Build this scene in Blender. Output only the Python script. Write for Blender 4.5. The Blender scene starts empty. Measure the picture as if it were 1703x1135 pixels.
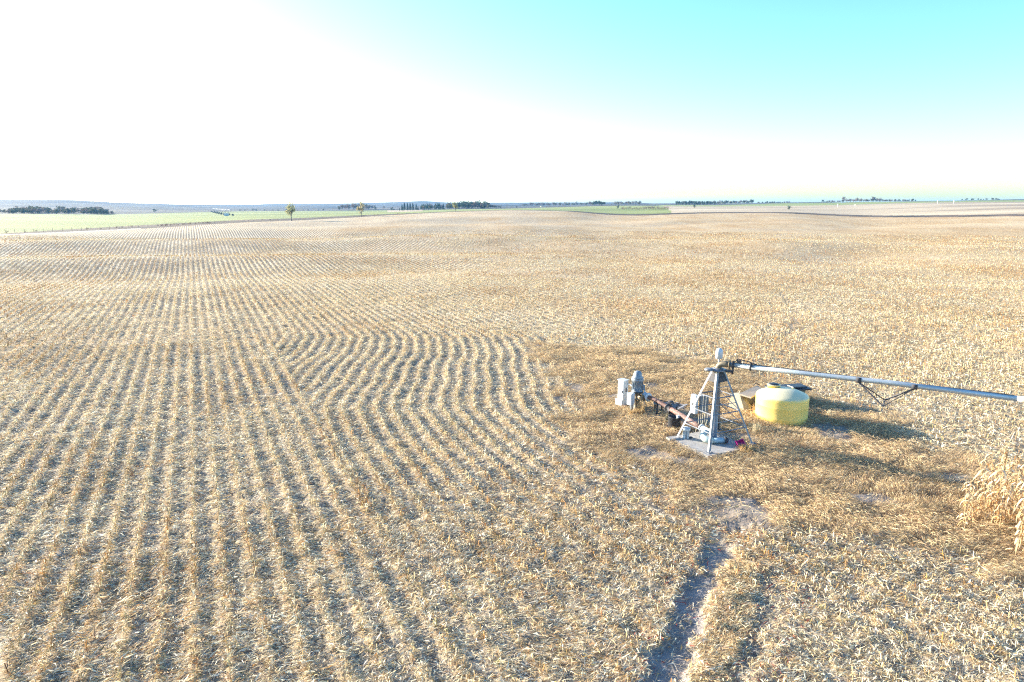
import bpy, bmesh, math, random
import numpy as np
from mathutils import Vector, Matrix

# ---------------------------------------------------------------- camera, world, sun, exposure
scene = bpy.context.scene
COL = scene.collection
CAM_H = 10.5
cam_d = bpy.data.cameras.new('camera'); cam = bpy.data.objects.new('camera', cam_d); COL.objects.link(cam)
cam_d.sensor_width = 36; cam_d.lens = 24.0; cam_d.clip_start = 0.1; cam_d.clip_end = 30000
cam.location = (0, 0, CAM_H); cam.rotation_euler = (math.radians(90 - 11.43), 0, 0)
scene.camera = cam
SUN_EL = math.radians(13.4)
SUN_X, SUN_Y = -0.876, 0.482            # horizontal direction towards the sun: left of the view, a little ahead
world = bpy.data.worlds.new('World'); scene.world = world; world.use_nodes = True
wn = world.node_tree; bg = wn.nodes['Background']
sky = wn.nodes.new('ShaderNodeTexSky'); sky.sky_type = 'NISHITA'; sky.sun_disc = False
sky.sun_elevation = SUN_EL; sky.sun_rotation = math.atan2(SUN_X, SUN_Y)
sky.air_density = 1.0; sky.dust_density = 1.3; sky.ozone_density = 2.2; sky.altitude = 500
hs = wn.nodes.new('ShaderNodeHueSaturation'); hs.inputs['Saturation'].default_value = 1.05
wn.links.new(sky.outputs[0], hs.inputs['Color']); tn = wn.nodes.new('ShaderNodeMix'); tn.data_type = 'RGBA'; tn.blend_type = 'MULTIPLY'; tn.inputs[0].default_value = 1; tn.inputs[7].default_value = (.68, .82, .87, 1)
gm = wn.nodes.new('ShaderNodeGamma'); gm.inputs[1].default_value = 1.3; wn.links.new(hs.outputs[0], gm.inputs[0]); wn.links.new(gm.outputs[0], tn.inputs[6]); wn.links.new(tn.outputs[2], bg.inputs['Color']); bg.inputs['Strength'].default_value = 0.098
sun_d = bpy.data.lights.new('sun', 'SUN'); sun = bpy.data.objects.new('sun', sun_d); COL.objects.link(sun)
sun_d.energy = 5.0; sun_d.angle = math.radians(0.5); sun_d.color = (1.0, 0.89, 0.74)
sv = Vector((SUN_X * math.cos(SUN_EL), SUN_Y * math.cos(SUN_EL), math.sin(SUN_EL)))
sun.rotation_euler = sv.to_track_quat('Z', 'Y').to_euler()
scene.view_settings.view_transform = 'Standard'; scene.view_settings.look = 'None'
scene.cycles.use_denoising = False; scene.cycles.filter_width = 1.2; scene.cycles.max_bounces = 6; scene.cycles.volume_bounces = 0; scene.cycles.sample_clamp_indirect = 0.8
scene.view_settings.exposure = 2.1; scene.view_settings.gamma = 1.0

rng = np.random.default_rng(7); random.seed(7)
HAZE = 0.00010
PITCH = math.radians(11.43); FPX = 1135.0

# ---------------------------------------------------------------- noise
_T = np.random.default_rng(3).random((256, 256))
def vnoise(x, y, seed=0):
    x = np.asarray(x, float) + seed * 37.3; y = np.asarray(y, float) + seed * 91.7
    xi = np.floor(x).astype(int); yi = np.floor(y).astype(int)
    fx = x - xi; fy = y - yi
    fx = fx * fx * (3 - 2 * fx); fy = fy * fy * (3 - 2 * fy)
    a = _T[xi & 255, yi & 255]; b = _T[(xi + 1) & 255, yi & 255]
    c = _T[xi & 255, (yi + 1) & 255]; d = _T[(xi + 1) & 255, (yi + 1) & 255]
    return (a * (1 - fx) + b * fx) * (1 - fy) + (c * (1 - fx) + d * fx) * fy
def fbm(x, y, seed=0, octv=4):
    s = 0; a = 1; t = 0
    for k in range(octv):
        s = s + a * vnoise(x * 2 ** k, y * 2 ** k, seed + k * 5); t += a; a *= 0.5
    return s / t
def sstep(a, b, x):
    t = np.clip((x - a) / (b - a), 0, 1); return t * t * (3 - 2 * t)

# ---------------------------------------------------------------- lie of the land (polar table round the viewpoint)
# azimuth given by the column it has in a 1703 wide picture; per column: depression row and distance of each border
LAND = [
 (-500, 412, 185, 358, 900, 345, 1800, 333, 2800),
 (0,    392, 235, 356.5, 800, 344, 1600, 332.5, 2600),
 (106,  387.5, 257, 356.5, 820, 344, 1600, 332, 2600),
 (200,  383, 280, 357, 850, 346, 1600, 337, 2600),
 (300,  377, 305, 354, 950, 346, 1700, 341, 3200),
 (400,  370.5, 330, 352, 1050, 346, 1900, 341.5, 3600),
 (500,  367, 360, 351.5, 1050, 345, 1900, 339.5, 3600),
 (600,  361.5, 390, 351, 1050, 345, 1900, 339, 3600),
 (700,  355.5, 420, 350, 900, 344, 1800, 334.8, 3400),
 (760,  352.5, 440, 348.5, 850, 343, 1800, 338, 3400),
 (850,  350, 455, 347.5, 800, 342, 1800, 338, 3400),
 (950,  352, 450, 344.5, 850, 341, 1700, 338, 3200),
 (1000, 357.5, 430, 343, 850, 340.5, 1500, 337.8, 3000),
 (1060, 359.5, 420, 342.5, 850, 340.5, 1400, 338, 2500),
 (1100, 358, 425, 343, 800, 342, 1000, 340, 2000),
 (1130, 356.5, 430, 343.6, 780, 341.3, 1000, 339, 1800),
 (1200, 355, 440, 343.8, 800, 341.5, 1000, 339, 1500),
 (1300, 355, 440, 343.0, 850, 338.5, 1100, 338, 1500),
 (1400, 360, 430, 341.5, 850, 337.5, 1150, 337, 1500),
 (1450, 362, 420, 339.5, 870, 336, 1150, 335.6, 1400),
 (1560, 362, 400, 336.8, 900, 335, 1150, 334.6, 1400),
 (1703, 360, 390, 336, 900, 332.8, 1200, 332.4, 1400),
 (2400, 362, 380, 336, 900, 332, 1200, 331.6, 1400)]
LAND = np.array(LAND, float)
def row_slope(xp, yp):
    v = yp - 567.5
    fw = FPX * math.cos(PITCH) - v * math.sin(PITCH); dn = FPX * math.sin(PITCH) + v * math.cos(PITCH)
    return dn / np.hypot(fw, xp - 851.5)
LAZ = np.arctan((LAND[:, 0] - 851.5) / 1158.0)
fine_az = np.radians(np.arange(-50, 50.01, 0.22))
coarse_l = np.radians(np.arange(-180, -50, 4.0)); coarse_r = np.radians(np.arange(54, 180.1, 4.0))
AZ = np.concatenate([coarse_l, fine_az, coarse_r])
def smooth_cols(a, n=9):
    k = np.ones(n) / n; p = np.pad(a, (n // 2, n // 2), mode='edge'); return np.convolve(p, k, 'valid')
def az_col(c):
    return smooth_cols(np.interp(AZ, LAZ, c), 11)
Rb = [az_col(LAND[:, 2 + 2 * k]) for k in range(4)]
Zb = [az_col(CAM_H - LAND[:, 2 + 2 * k] * row_slope(LAND[:, 0], LAND[:, 1 + 2 * k])) for k in range(4)]
NR = 760
RR = np.concatenate([[0.0, 2, 4, 6, 7.5, 9], np.geomspace(10, 4300, NR)])
def build_z():
    Z = np.zeros((len(AZ), len(RR)))
    for i in range(len(AZ)):
        r = np.array([0, 60, 120, (120 + Rb[0][i]) * .5, Rb[0][i], Rb[1][i], Rb[2][i], Rb[3][i], Rb[3][i] * 1.6, 9100])
        z0 = Zb[0][i]
        z = np.array([0, 0, z0 * .08, z0 * .38, z0, Zb[1][i], Zb[2][i], Zb[3][i], Zb[3][i] - 45, -60])
        h = np.diff(r); dl = np.diff(z) / h
        m = np.zeros_like(z)
        for k in range(1, len(z) - 1):
            m[k] = 0 if dl[k - 1] * dl[k] <= 0 else 2 * dl[k - 1] * dl[k] / (dl[k - 1] + dl[k])
        k = np.clip(np.searchsorted(r, RR) - 1, 0, len(h) - 1)
        t = (RR - r[k]) / h[k]
        Z[i] = (2*t**3-3*t**2+1)*z[k] + (t**3-2*t**2+t)*h[k]*m[k] + (-2*t**3+3*t**2)*z[k+1] + (t**3-t**2)*h[k]*m[k+1]
    return Z
ZT = build_z()
LOGR = np.log(np.maximum(RR, 1e-3))
def polar(X, Y):
    return np.arctan2(X, Y), np.hypot(X, Y)
def base_z(X, Y):
    a, r = polar(X, Y)
    i = np.clip(np.interp(a, AZ, np.arange(len(AZ))), 0, len(AZ) - 1.001)
    j = np.clip(np.interp(r, RR, np.arange(len(RR))), 0, len(RR) - 1.001)
    i0 = i.astype(int); j0 = j.astype(int); fi = i - i0; fj = j - j0
    return (ZT[i0, j0]*(1-fi)*(1-fj) + ZT[i0+1, j0]*fi*(1-fj) + ZT[i0, j0+1]*(1-fi)*fj + ZT[i0+1, j0+1]*fi*fj)

# ---------------------------------------------------------------- crop rows
RA = math.radians(-24.82)
UX, UY = math.sin(RA), math.cos(RA); NX, NY = math.cos(RA), -math.sin(RA)
SP = 0.78
SHY = np.array([0, 20, 28, 31, 34, 37, 39.5, 43.5, 46.7, 49, 53, 55.5, 60])
SHD = np.array([7.6, 7.6, 7.5, 7.3, 7.0, 6.0, 4.9, 3.55, 2.1, 1.35, .2, 0, 0])
def shift(Y): return np.interp(Y, SHY, SHD)
def row_w(X, Y):
    s = X * NX + Y * NY
    d = shift(Y)
    return np.where((s > 4.75) & (s < 24.5 + 0 * s) & (Y < 56), s + d, s)
def row_strength(X, Y):
    s = X * NX + Y * NY
    dis = sstep(3, 7.5, s) * (1 - sstep(20, 26.5, Y)) + sstep(16, 26, s) * sstep(44, 55, Y) * .55
    rid = np.round(row_w(X, Y) / SP - .25).astype(int); per = .55 + .75 * _T[rid & 255, 7]
    wave = (s > 5) & (s < 24.5) & (Y > 25) & (Y < 55.5)
    return np.where(wave, 1.15, 0) + (1 - wave) * np.clip(per * (1 - .85 * dis) * (.5 + .9 * sstep(.3, .65, fbm(X * .13, Y * .13, 17, 2))), 0, 1.2)
def pip(X, Y, poly):
    inside = np.zeros(X.shape, bool); n = len(poly)
    for i in range(n):
        x1, y1 = poly[i]; x2, y2 = poly[(i + 1) % n]
        c = ((y1 > Y) != (y2 > Y)) & (X < (x2 - x1) * (Y - y1) / (y2 - y1 + 1e-9) + x1)
        inside ^= c
    return inside
def dline(X, Y, pts):
    best = np.full(X.shape, 1e9)
    for (x1, y1), (x2, y2) in zip(pts[:-1], pts[1:]):
        dx, dy = x2 - x1, y2 - y1
        t = np.clip(((X - x1) * dx + (Y - y1) * dy) / (dx * dx + dy * dy), 0, 1)
        best = np.minimum(best, np.hypot(X - x1 - t * dx, Y - y1 - t * dy))
    return best
PAD = [(1.6, 51.3), (2.4, 39), (2.9, 32.1), (4.4, 27.2), (5.6, 24.2), (7.0, 22.3), (8.6, 21.3), (10.6, 20.6), (13.5, 18.9),
       (14.7, 17.9), (19, 17.5), (21.5, 21.5), (19.2, 25.2), (18.9, 28.5), (18.6, 31.6), (17.4, 34.5), (17.2, 38.6), (15.5, 42.5), (12.7, 45.6), (8.5, 48.8), (4.5, 51.2)]
RUT = [(2.7, 12.0), (3.36, 13.54), (4.0, 14.7), (4.69, 16.07), (5.40, 17.5), (6.2, 19.0), (6.6, 20.2), (7.4, 21.2), (8.55, 22.1), (9.8, 23.6), (11.34, 25.3)]
RUT2 = [(4.6, 12.0), (5.12, 13.54), (6.31, 15.55), (7.47, 17.8)]
def g(x, y, z=0):
    v = y - 567.5
    fw = FPX * math.cos(PITCH) - v * math.sin(PITCH); dn = FPX * math.sin(PITCH) + v * math.cos(PITCH)
    return ((x - 851.5) / dn * (CAM_H - z), (CAM_H - z) / dn * fw)
TRK1 = [g(1282, 505), g(1290, 520), g(1288, 535), g(1276, 555)]
TRK2 = [g(1298, 488), g(1312, 505), g(1325, 522), g(1318, 545), g(1306, 560)]
def pad_mask(X, Y):
    jx = (fbm(X * .6, Y * .6, 11, 4) - .5) * 4.4 + (_T[(X * 53).astype(int) & 255, (Y * 47).astype(int) & 255] - .5) * 1.1; jy = (fbm(X * .6, Y * .6, 12, 4) - .5) * 4.4
    return pip(X + jx, Y + jy, PAD)
def pad_soft(X, Y):
    o = np.zeros(X.shape)
    for dx, dy in ((0, 0), (.5, 0), (-.5, 0), (0, .7), (0, -.7)):
        o += pad_mask(X + dx, Y + dy)
    return o / 5
def rut_soft(X, Y):
    wob = (fbm(X * 1.9, Y * 1.9, 21, 4) - .5) * 1.0 - .06
    d1 = dline(X, Y, RUT) + wob; fade = 1 - .9 * sstep(18.8, 21.4, Y)
    a = (1 - sstep(.18, .40, d1)) * fade
    d2 = dline(X, Y, RUT2) + wob
    return np.maximum(a, .36 * (1 - sstep(.05, .34, d2)))
def track_soft(X, Y):
    wob = (fbm(X * .8, Y * .8, 22, 3) - .5) * .5
    return .38 - .38 * sstep(.10, .38, np.minimum(dline(X, Y, TRK1), dline(X, Y, TRK2)) + wob)
SLABC = (8.95, 28.75)
def flat_mask(X, Y):
    return np.maximum(1 - sstep(1.9, 2.6, np.hypot(X - SLABC[0], Y - SLABC[1])), 1 - sstep(1.5, 2.3, np.hypot(X - 7.4, Y - 33.3)))
def ground_z(X, Y):
    X = np.asarray(X, float); Y = np.asarray(Y, float)
    a, r = polar(X, Y)
    z = base_z(X, Y)
    # swells of the big field
    fld = sstep(70, 150, r) * (1 - sstep(300, 420, r)) * (1 - sstep(.72, .95, r / np.interp(a, AZ, Rb[0])))
    left = 1 - sstep(-.12, .25, a)
    z = z + fld * (1.5 * left * np.sin((r - 112) / 52 * 2 * math.pi * (1 - .0012 * (r - 112)) + a * 3) * .55 + (fbm(X / 38, Y / 38, 41, 2) - .5) * 1.7)
    far = sstep(420, 900, r)
    z = z + far * (fbm(X / 160, Y / 160, 51, 3) - .5) * 9 * sstep(1000, 1700, r)
    nr = 1 - sstep(70, 100, r)
    pad = np.where(r < 62, pad_soft(X, Y), 0)
    w = row_w(X, Y)
    z = z + nr * (1 - pad) * (.035 * row_strength(X, Y) * np.cos(2 * math.pi * w / SP) + (fbm(X * 2.2, Y * 2.2, 31, 3) - .5) * .14)
    z = z + nr * (fbm(X / 3, Y / 3, 33, 2) - .5) * .13
    fl = flat_mask(X, Y)
    hump = (fbm(X * .75, Y * 1.15, 35, 3) - .42)
    z = z + nr * pad * (1 - fl) * (hump * .26 + (fbm(X * 2, Y * 3.4, 37, 3) - .5) * .17)
    fl2 = np.where(r < 62, flat_mask(X, Y), 0); z = z * (1 - fl2) + fl2 * .03
    z = z - np.where(r < 40, rut_soft(X, Y) * .11, 0) - np.where(r < 110, track_soft(X, Y) * .12, 0)
    # tyre lugs pressed in the soft soil where the track leaves the pad
    tx = (X - 6.5) * .92 + (Y - 20.6) * .39; ty = -(X - 6.5) * .39 + (Y - 20.6) * .92
    z = z - np.where((tx > 0) & (tx < 1.9) & (np.abs(ty) < .38), .055 * (np.sin(2 * math.pi * (tx + np.abs(ty) * .6) / .34) > 0), 0)
    return z

# ---------------------------------------------------------------- mesh and material helpers
def tag(o, label=None, cat=None, group=None, kind=None):
    if label: o['label'] = label
    if cat: o['category'] = cat
    if group: o['group'] = group
    if kind: o['kind'] = kind
    return o
def raw_mesh(name, verts, faces, mat, colors=None, smooth=False, link=True, wattr=None):
    """verts (N,3); faces (M,4) quads; colors (N,3) per vertex"""
    me = bpy.data.meshes.new(name)
    n = len(verts); m = len(faces); k = faces.shape[1]
    me.vertices.add(n); me.vertices.foreach_set('co', np.asarray(verts, np.float32).ravel())
    me.loops.add(m * k); me.loops.foreach_set('vertex_index', np.asarray(faces, np.int32).ravel())
    me.polygons.add(m); me.polygons.foreach_set('loop_start', np.arange(0, m * k, k, dtype=np.int32))
    if smooth: me.polygons.foreach_set('use_smooth', np.ones(m, bool))
    if wattr is not None:
        at = me.attributes.new('rowpos', 'FLOAT', 'POINT'); at.data.foreach_set('value', np.asarray(wattr, np.float32))
    if colors is not None:
        at = me.attributes.new('tint', 'FLOAT_COLOR', 'POINT')
        c = np.ones((n, 4), np.float32); c[:, :colors.shape[1]] = colors
        at.data.foreach_set('color', c.ravel())
    me.update(calc_edges=True)
    me.materials.append(mat)
    o = bpy.data.objects.new(name, me)
    if link: COL.objects.link(o)
    return o
def mat_new(name):
    m = bpy.data.materials.new(name); m.use_nodes = True
    nt = m.node_tree; return m, nt, nt.nodes['Principled BSDF'], nt.nodes['Material Output']
def N(nt, t, **kw):
    n = nt.nodes.new(t)
    for k, v in kw.items(): setattr(n, k, v)
    return n
def ramp(nt, fac, stops):
    r = N(nt, 'ShaderNodeValToRGB'); e = r.color_ramp.elements
    while len(e) < len(stops): e.new(.5)
    for i, (p, c) in enumerate(stops): e[i].position = p; e[i].color = (*c, 1)
    nt.links.new(fac, r.inputs[0]); return r.outputs[0]
def noise(nt, vec, scale, detail=4, rough=.6):
    n = N(nt, 'ShaderNodeTexNoise'); n.inputs['Scale'].default_value = scale; n.inputs['Detail'].default_value = detail
    n.inputs['Roughness'].default_value = rough
    if vec is not None: nt.links.new(vec, n.inputs['Vector'])
    return n.outputs['Fac']
def mix(nt, fac, a, b, mode='MIX'):
    m = N(nt, 'ShaderNodeMix', data_type='RGBA', blend_type=mode)
    for s, v in ((m.inputs[0], fac), (m.inputs[6], a), (m.inputs[7], b)):
        if isinstance(v, (int, float)): s.default_value = v
        elif isinstance(v, tuple): s.default_value = (*v, 1)
        else: nt.links.new(v, s)
    return m.outputs[2]
def mth(nt, op, a, b=None, c=None):
    m = N(nt, 'ShaderNodeMath', operation=op)
    for s, v in zip(m.inputs, (a, b, c)):
        if v is None: continue
        if isinstance(v, (int, float)): s.default_value = v
        else: nt.links.new(v, s)
    return m.outputs[0]
def obj_vec(nt): return N(nt, 'ShaderNodeTexCoord').outputs['Object']
def geo_pos(nt): return N(nt, 'ShaderNodeNewGeometry').outputs['Position']
def bump(nt, bsdf, h, dist, strength=1):
    b = N(nt, 'ShaderNodeBump'); b.inputs['Distance'].default_value = dist; b.inputs['Strength'].default_value = strength
    nt.links.new(h, b.inputs['Height']); nt.links.new(b.outputs[0], bsdf.inputs['Normal'])
def strip_mat(name, trans=.25, rough=.75, bright=1.0):
    """dry leaf pieces: tint from the mesh, a little light coming through"""
    m, nt, b, out = mat_new(name)
    at = N(nt, 'ShaderNodeAttribute', attribute_name='tint')
    pos = geo_pos(nt)
    nz = noise(nt, pos, 9, 2)
    col = mix(nt, .35, at.outputs['Color'], ramp(nt, nz, [(.3, (.55, .5, .45)), (.7, (1.25, 1.2, 1.15))]), 'MULTIPLY')
    nt.links.new(col, b.inputs['Base Color']); b.inputs['Roughness'].default_value = rough
    b.inputs['Specular IOR Level'].default_value = .3
    tr = N(nt, 'ShaderNodeBsdfTranslucent'); nt.links.new(col, tr.inputs['Color'])
    mx = N(nt, 'ShaderNodeMixShader'); mx.inputs[0].default_value = trans
    nt.links.new(b.outputs[0], mx.inputs[1]); nt.links.new(tr.outputs[0], mx.inputs[2]); nt.links.new(mx.outputs[0], out.inputs['Surface'])
    return m
def surf_mat(name, c1, c2, scale=3, rough=.6, metal=0, bmp=.0, dirt=None, dirt_amt=.35, spec=.5):
    m, nt, b, out = mat_new(name)
    v = obj_vec(nt); n1 = noise(nt, v, scale, 5)
    col = ramp(nt, n1, [(.3, c1), (.7, c2)])
    if dirt:
        n2 = noise(nt, v, scale * 2.3, 6, .7)
        f = ramp(nt, n2, [(.62 - dirt_amt * .4, (0, 0, 0)), (.75 - dirt_amt * .2, (1, 1, 1))])
        col = mix(nt, f, col, dirt)
    nt.links.new(col, b.inputs['Base Color']); b.inputs['Roughness'].default_value = rough; b.inputs['Metallic'].default_value = metal
    b.inputs['Specular IOR Level'].default_value = spec
    if bmp: bump(nt, b, noise(nt, v, scale * 8, 5), bmp)
    return m

# ---- ground materials
def field_mat():
    m, nt, b, out = mat_new('field_ground')
    pos = geo_pos(nt); sep = N(nt, 'ShaderNodeSeparateXYZ'); nt.links.new(pos, sep.inputs[0])
    at = N(nt, 'ShaderNodeAttribute', attribute_name='tint')   # r: grass pad, g: bare soil, b: distance blend
    sc = N(nt, 'ShaderNodeSeparateColor'); nt.links.new(at.outputs['Color'], sc.inputs[0])
    s = N(nt, 'ShaderNodeAttribute', attribute_name='rowpos').outputs['Fac']
    wig = mth(nt, 'MULTIPLY', mth(nt, 'SUBTRACT', noise(nt, pos, 1.2, 2), .5), .25)
    ph = mth(nt, 'MULTIPLY', mth(nt, 'ADD', s, wig), 2 * math.pi / SP)
    row = mth(nt, 'MULTIPLY_ADD', mth(nt, 'COSINE', ph), .5, .5)
    # flattened coordinates along the rows for streaky residue
    mp = N(nt, 'ShaderNodeMapping'); mp.inputs['Rotation'].default_value = (0, 0, RA); mp.inputs['Scale'].default_value = (1, .35, 1)
    nt.links.new(pos, mp.inputs[0])
    fine = noise(nt, pos, 5, 4, .75); cz_ = noise(nt, pos, 1.3, 6, .82); mid = noise(nt, mp.outputs[0], .9, 5, .7); big = noise(nt, pos, .03, 5, .62); pat = noise(nt, mp.outputs[0], .10, 5, .6)
    near0 = ramp(nt, fine, [(.34, (.14, .115, .09)), (.48, (.25, .205, .155)), (.60, (.46, .37, .26)), (.72, (.70, .58, .42))])
    straw = ramp(nt, cz_, [(.34, (.17, .115, .06)), (.46, (.36, .255, .13)), (.55, (.52, .385, .215)), (.66, (.72, .575, .37))])
    orange = ramp(nt, cz_, [(.34, (.17, .10, .045)), (.5, (.38, .235, .10)), (.66, (.60, .43, .22))])
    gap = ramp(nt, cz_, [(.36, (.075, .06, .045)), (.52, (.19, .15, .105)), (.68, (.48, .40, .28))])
    pf = ramp(nt, pat, [(.40, (0, 0, 0)), (.62, (1, 1, 1))])
    near = mix(nt, mth(nt, 'MULTIPLY', ramp(nt, row, [(.55, (0, 0, 0)), (.85, (1, 1, 1))]), .55), near0, straw)
    far_c = mix(nt, pf, straw, orange)
    big2 = mth(nt, 'ADD', big, mth(nt, 'MULTIPLY', sep.outputs[0], -.0012))
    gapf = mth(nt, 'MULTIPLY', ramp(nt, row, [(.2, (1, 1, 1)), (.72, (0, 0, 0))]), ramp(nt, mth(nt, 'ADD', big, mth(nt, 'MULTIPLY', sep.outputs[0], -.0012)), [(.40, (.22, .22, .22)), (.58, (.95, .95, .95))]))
    far_c = mix(nt, mth(nt, 'MULTIPLY', ramp(nt, row, [(.6, (0, 0, 0)), (.9, (1, 1, 1))]), ramp(nt, big2, [(.40, (.1, .1, .1)), (.58, (.75, .75, .75))])), far_c, (.72, .60, .42))
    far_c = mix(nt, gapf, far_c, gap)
    pale = ramp(nt, noise(nt, pos, .018, 4, .55), [(.5, (0, 0, 0)), (.72, (.35, .35, .35))])
    far_c = mix(nt, pale, far_c, (.62, .50, .34))
    col = mix(nt, sc.outputs[2], near, far_c)
    grass = ramp(nt, fine, [(.3, (.13, .085, .05)), (.55, (.27, .18, .10)), (.8, (.42, .30, .17))])
    col = mix(nt, sc.outputs[0], col, grass)
    soil = ramp(nt, noise(nt, pos, 2.2, 6, .7), [(.3, (.19, .17, .155)), (.7, (.32, .29, .26))])
    col = mix(nt, sc.outputs[1], col, soil)
    nt.links.new(col, b.inputs['Base Color']); b.inputs['Roughness'].default_value = .95; b.inputs['Specular IOR Level'].default_value = .1
    bm = N(nt, 'ShaderNodeBump'); bm.inputs['Distance'].default_value = .06; bm.inputs['Strength'].default_value = .7
    nt.links.new(mth(nt, 'ADD', fine, mth(nt, 'MULTIPLY', row, .5)), bm.inputs['Height']); nt.links.new(bm.outputs[0], b.inputs['Normal'])
    return m
def land_mat(name, c1, c2, c3, scale=.02, stretch=(1, 1, 1), fine=.8):
    m, nt, b, out = mat_new(name)
    pos = geo_pos(nt)
    mp = N(nt, 'ShaderNodeMapping'); mp.inputs['Scale'].default_value = stretch; nt.links.new(pos, mp.inputs[0])
    a = noise(nt, mp.outputs[0], scale, 6, .6); f = noise(nt, pos, fine, 4, .7)
    col = ramp(nt, a, [(.32, c1), (.5, c2), (.68, c3)])
    col = mix(nt, .5, col, ramp(nt, f, [(.3, (.6, .6, .6)), (.7, (1.3, 1.3, 1.3))]), 'MULTIPLY')
    nt.links.new(col, b.inputs['Base Color']); b.inputs['Roughness'].default_value = .95; b.inputs['Specular IOR Level'].default_value = .1
    return m

# ---------------------------------------------------------------- the land, one sheet cut into its parts along shared borders
A2, R2 = np.meshgrid(AZ, RR, indexing='ij')
GX = R2 * np.sin(A2); GY = R2 * np.cos(A2)
GZ = ground_z(GX, GY)
nA, nR = GX.shape
padm = np.where(R2 < 62, pad_soft(GX, GY), 0); rutm = np.where(R2 < 40, rut_soft(GX, GY), 0)
trk = np.where(R2 < 110, track_soft(GX, GY), 0)
bare = np.maximum(rutm, trk * .8)
bare = np.maximum(bare, padm * sstep(.69, .76, fbm(GX * .45, GY * .45, 61, 3)) * .8)
tint = np.stack([padm, bare, sstep(28, 75, R2)], -1); ROWPOS = row_w(GX, GY)
rb = np.stack([np.tile(b[:, None], (1, nR)) for b in Rb], 0)
xcol = 851.5 + 1158 * np.tan(np.clip(A2, -1.3, 1.3))
zone = np.zeros((nA, nR), int)                        # 0 cornfield
jit = 1 + (fbm(GX / 90, GY / 90, 71, 3) - .5) * .05
zone[R2 > rb[0]] = 1                                   # road on the left, weedy edge elsewhere
zone[R2 > rb[0] * 1.03] = 2                           # weed strip
zone[R2 > rb[0] * (1.045 + .12 * sstep(-80, 230, xcol) * (1 - .75 * sstep(600, 700, xcol)))] = 3     # green wheat / right: pasture
zone[R2 > rb[1] * jit] = 4
zone[R2 > rb[2] * jit] = 5
right = xcol > 1118 - (R2 - 430) * .05
PAST, GREEN, HILL, FIELD, ROAD, WEED = 'pasture', 'green_field', 'hills', 'cornfield', 'road', 'verge'
names = np.empty((nA, nR), object)
names[zone == 0] = FIELD; names[zone == 1] = ROAD; names[zone == 2] = WEED
names[(zone == 1) & (xcol > 230)] = WEED
names[(zone == 3) & ~right] = GREEN; names[(zone == 3) & right] = PAST
names[(zone == 4) & ~right] = HILL; names[(zone == 4) & right] = GREEN; names[zone == 5] = HILL
notch = (names == GREEN) & (zone == 3) & (xcol > 640) & (xcol < 700) & (R2 > 620)
names[notch] = PAST
idx = np.arange(nA * nR).reshape(nA, nR)
V = np.stack([GX, GY, GZ], -1).reshape(-1, 3)
quads = np.stack([idx[:-1, :-1], idx[:-1, 1:], idx[1:, 1:], idx[1:, :-1]], -1)
qn = names[:-1, :-1]
MLAND = {
 FIELD: field_mat(),
 ROAD: land_mat('road_gravel', (.30, .26, .22), (.38, .34, .29), (.46, .41, .36), .1),
 WEED: land_mat('verge_weeds', (.035, .028, .022), (.075, .055, .042), (.19, .13, .09), .05, (1, 1, 1), 1.5),
 GREEN: land_mat('winter_wheat', (.145, .175, .055), (.225, .25, .08), (.31, .32, .125), .006, (.35, 1.6, 1)),
 PAST: land_mat('dry_pasture', (.20, .145, .10), (.42, .33, .215), (.56, .46, .31), .012, (.3, 1.2, 1)),
 HILL: land_mat('hill_grass', (.025, .03, .032), (.07, .065, .06), (.15, .13, .11), .004, (.5, 1.3, 1), .1),
}
for nm in (FIELD, ROAD, WEED, GREEN, PAST, HILL):
    q = quads[qn == nm]
    if not len(q): continue
    used, inv = np.unique(q.ravel(), return_inverse=True)
    o = raw_mesh(nm, V[used], inv.reshape(-1, 4), MLAND[nm], tint.reshape(-1, 3)[used], smooth=True, wattr=ROWPOS.ravel()[used])
    tag(o, {FIELD: 'harvested corn field ground striped with stubble rows', ROAD: 'pale gravel road along the left field edge', WEED: 'dark weedy verge beyond the corn field',
            GREEN: 'pale green winter wheat field', PAST: 'dry tan pasture beyond the field', HILL: 'low blue hills on the horizon'}[nm], None, None, 'structure')

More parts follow.
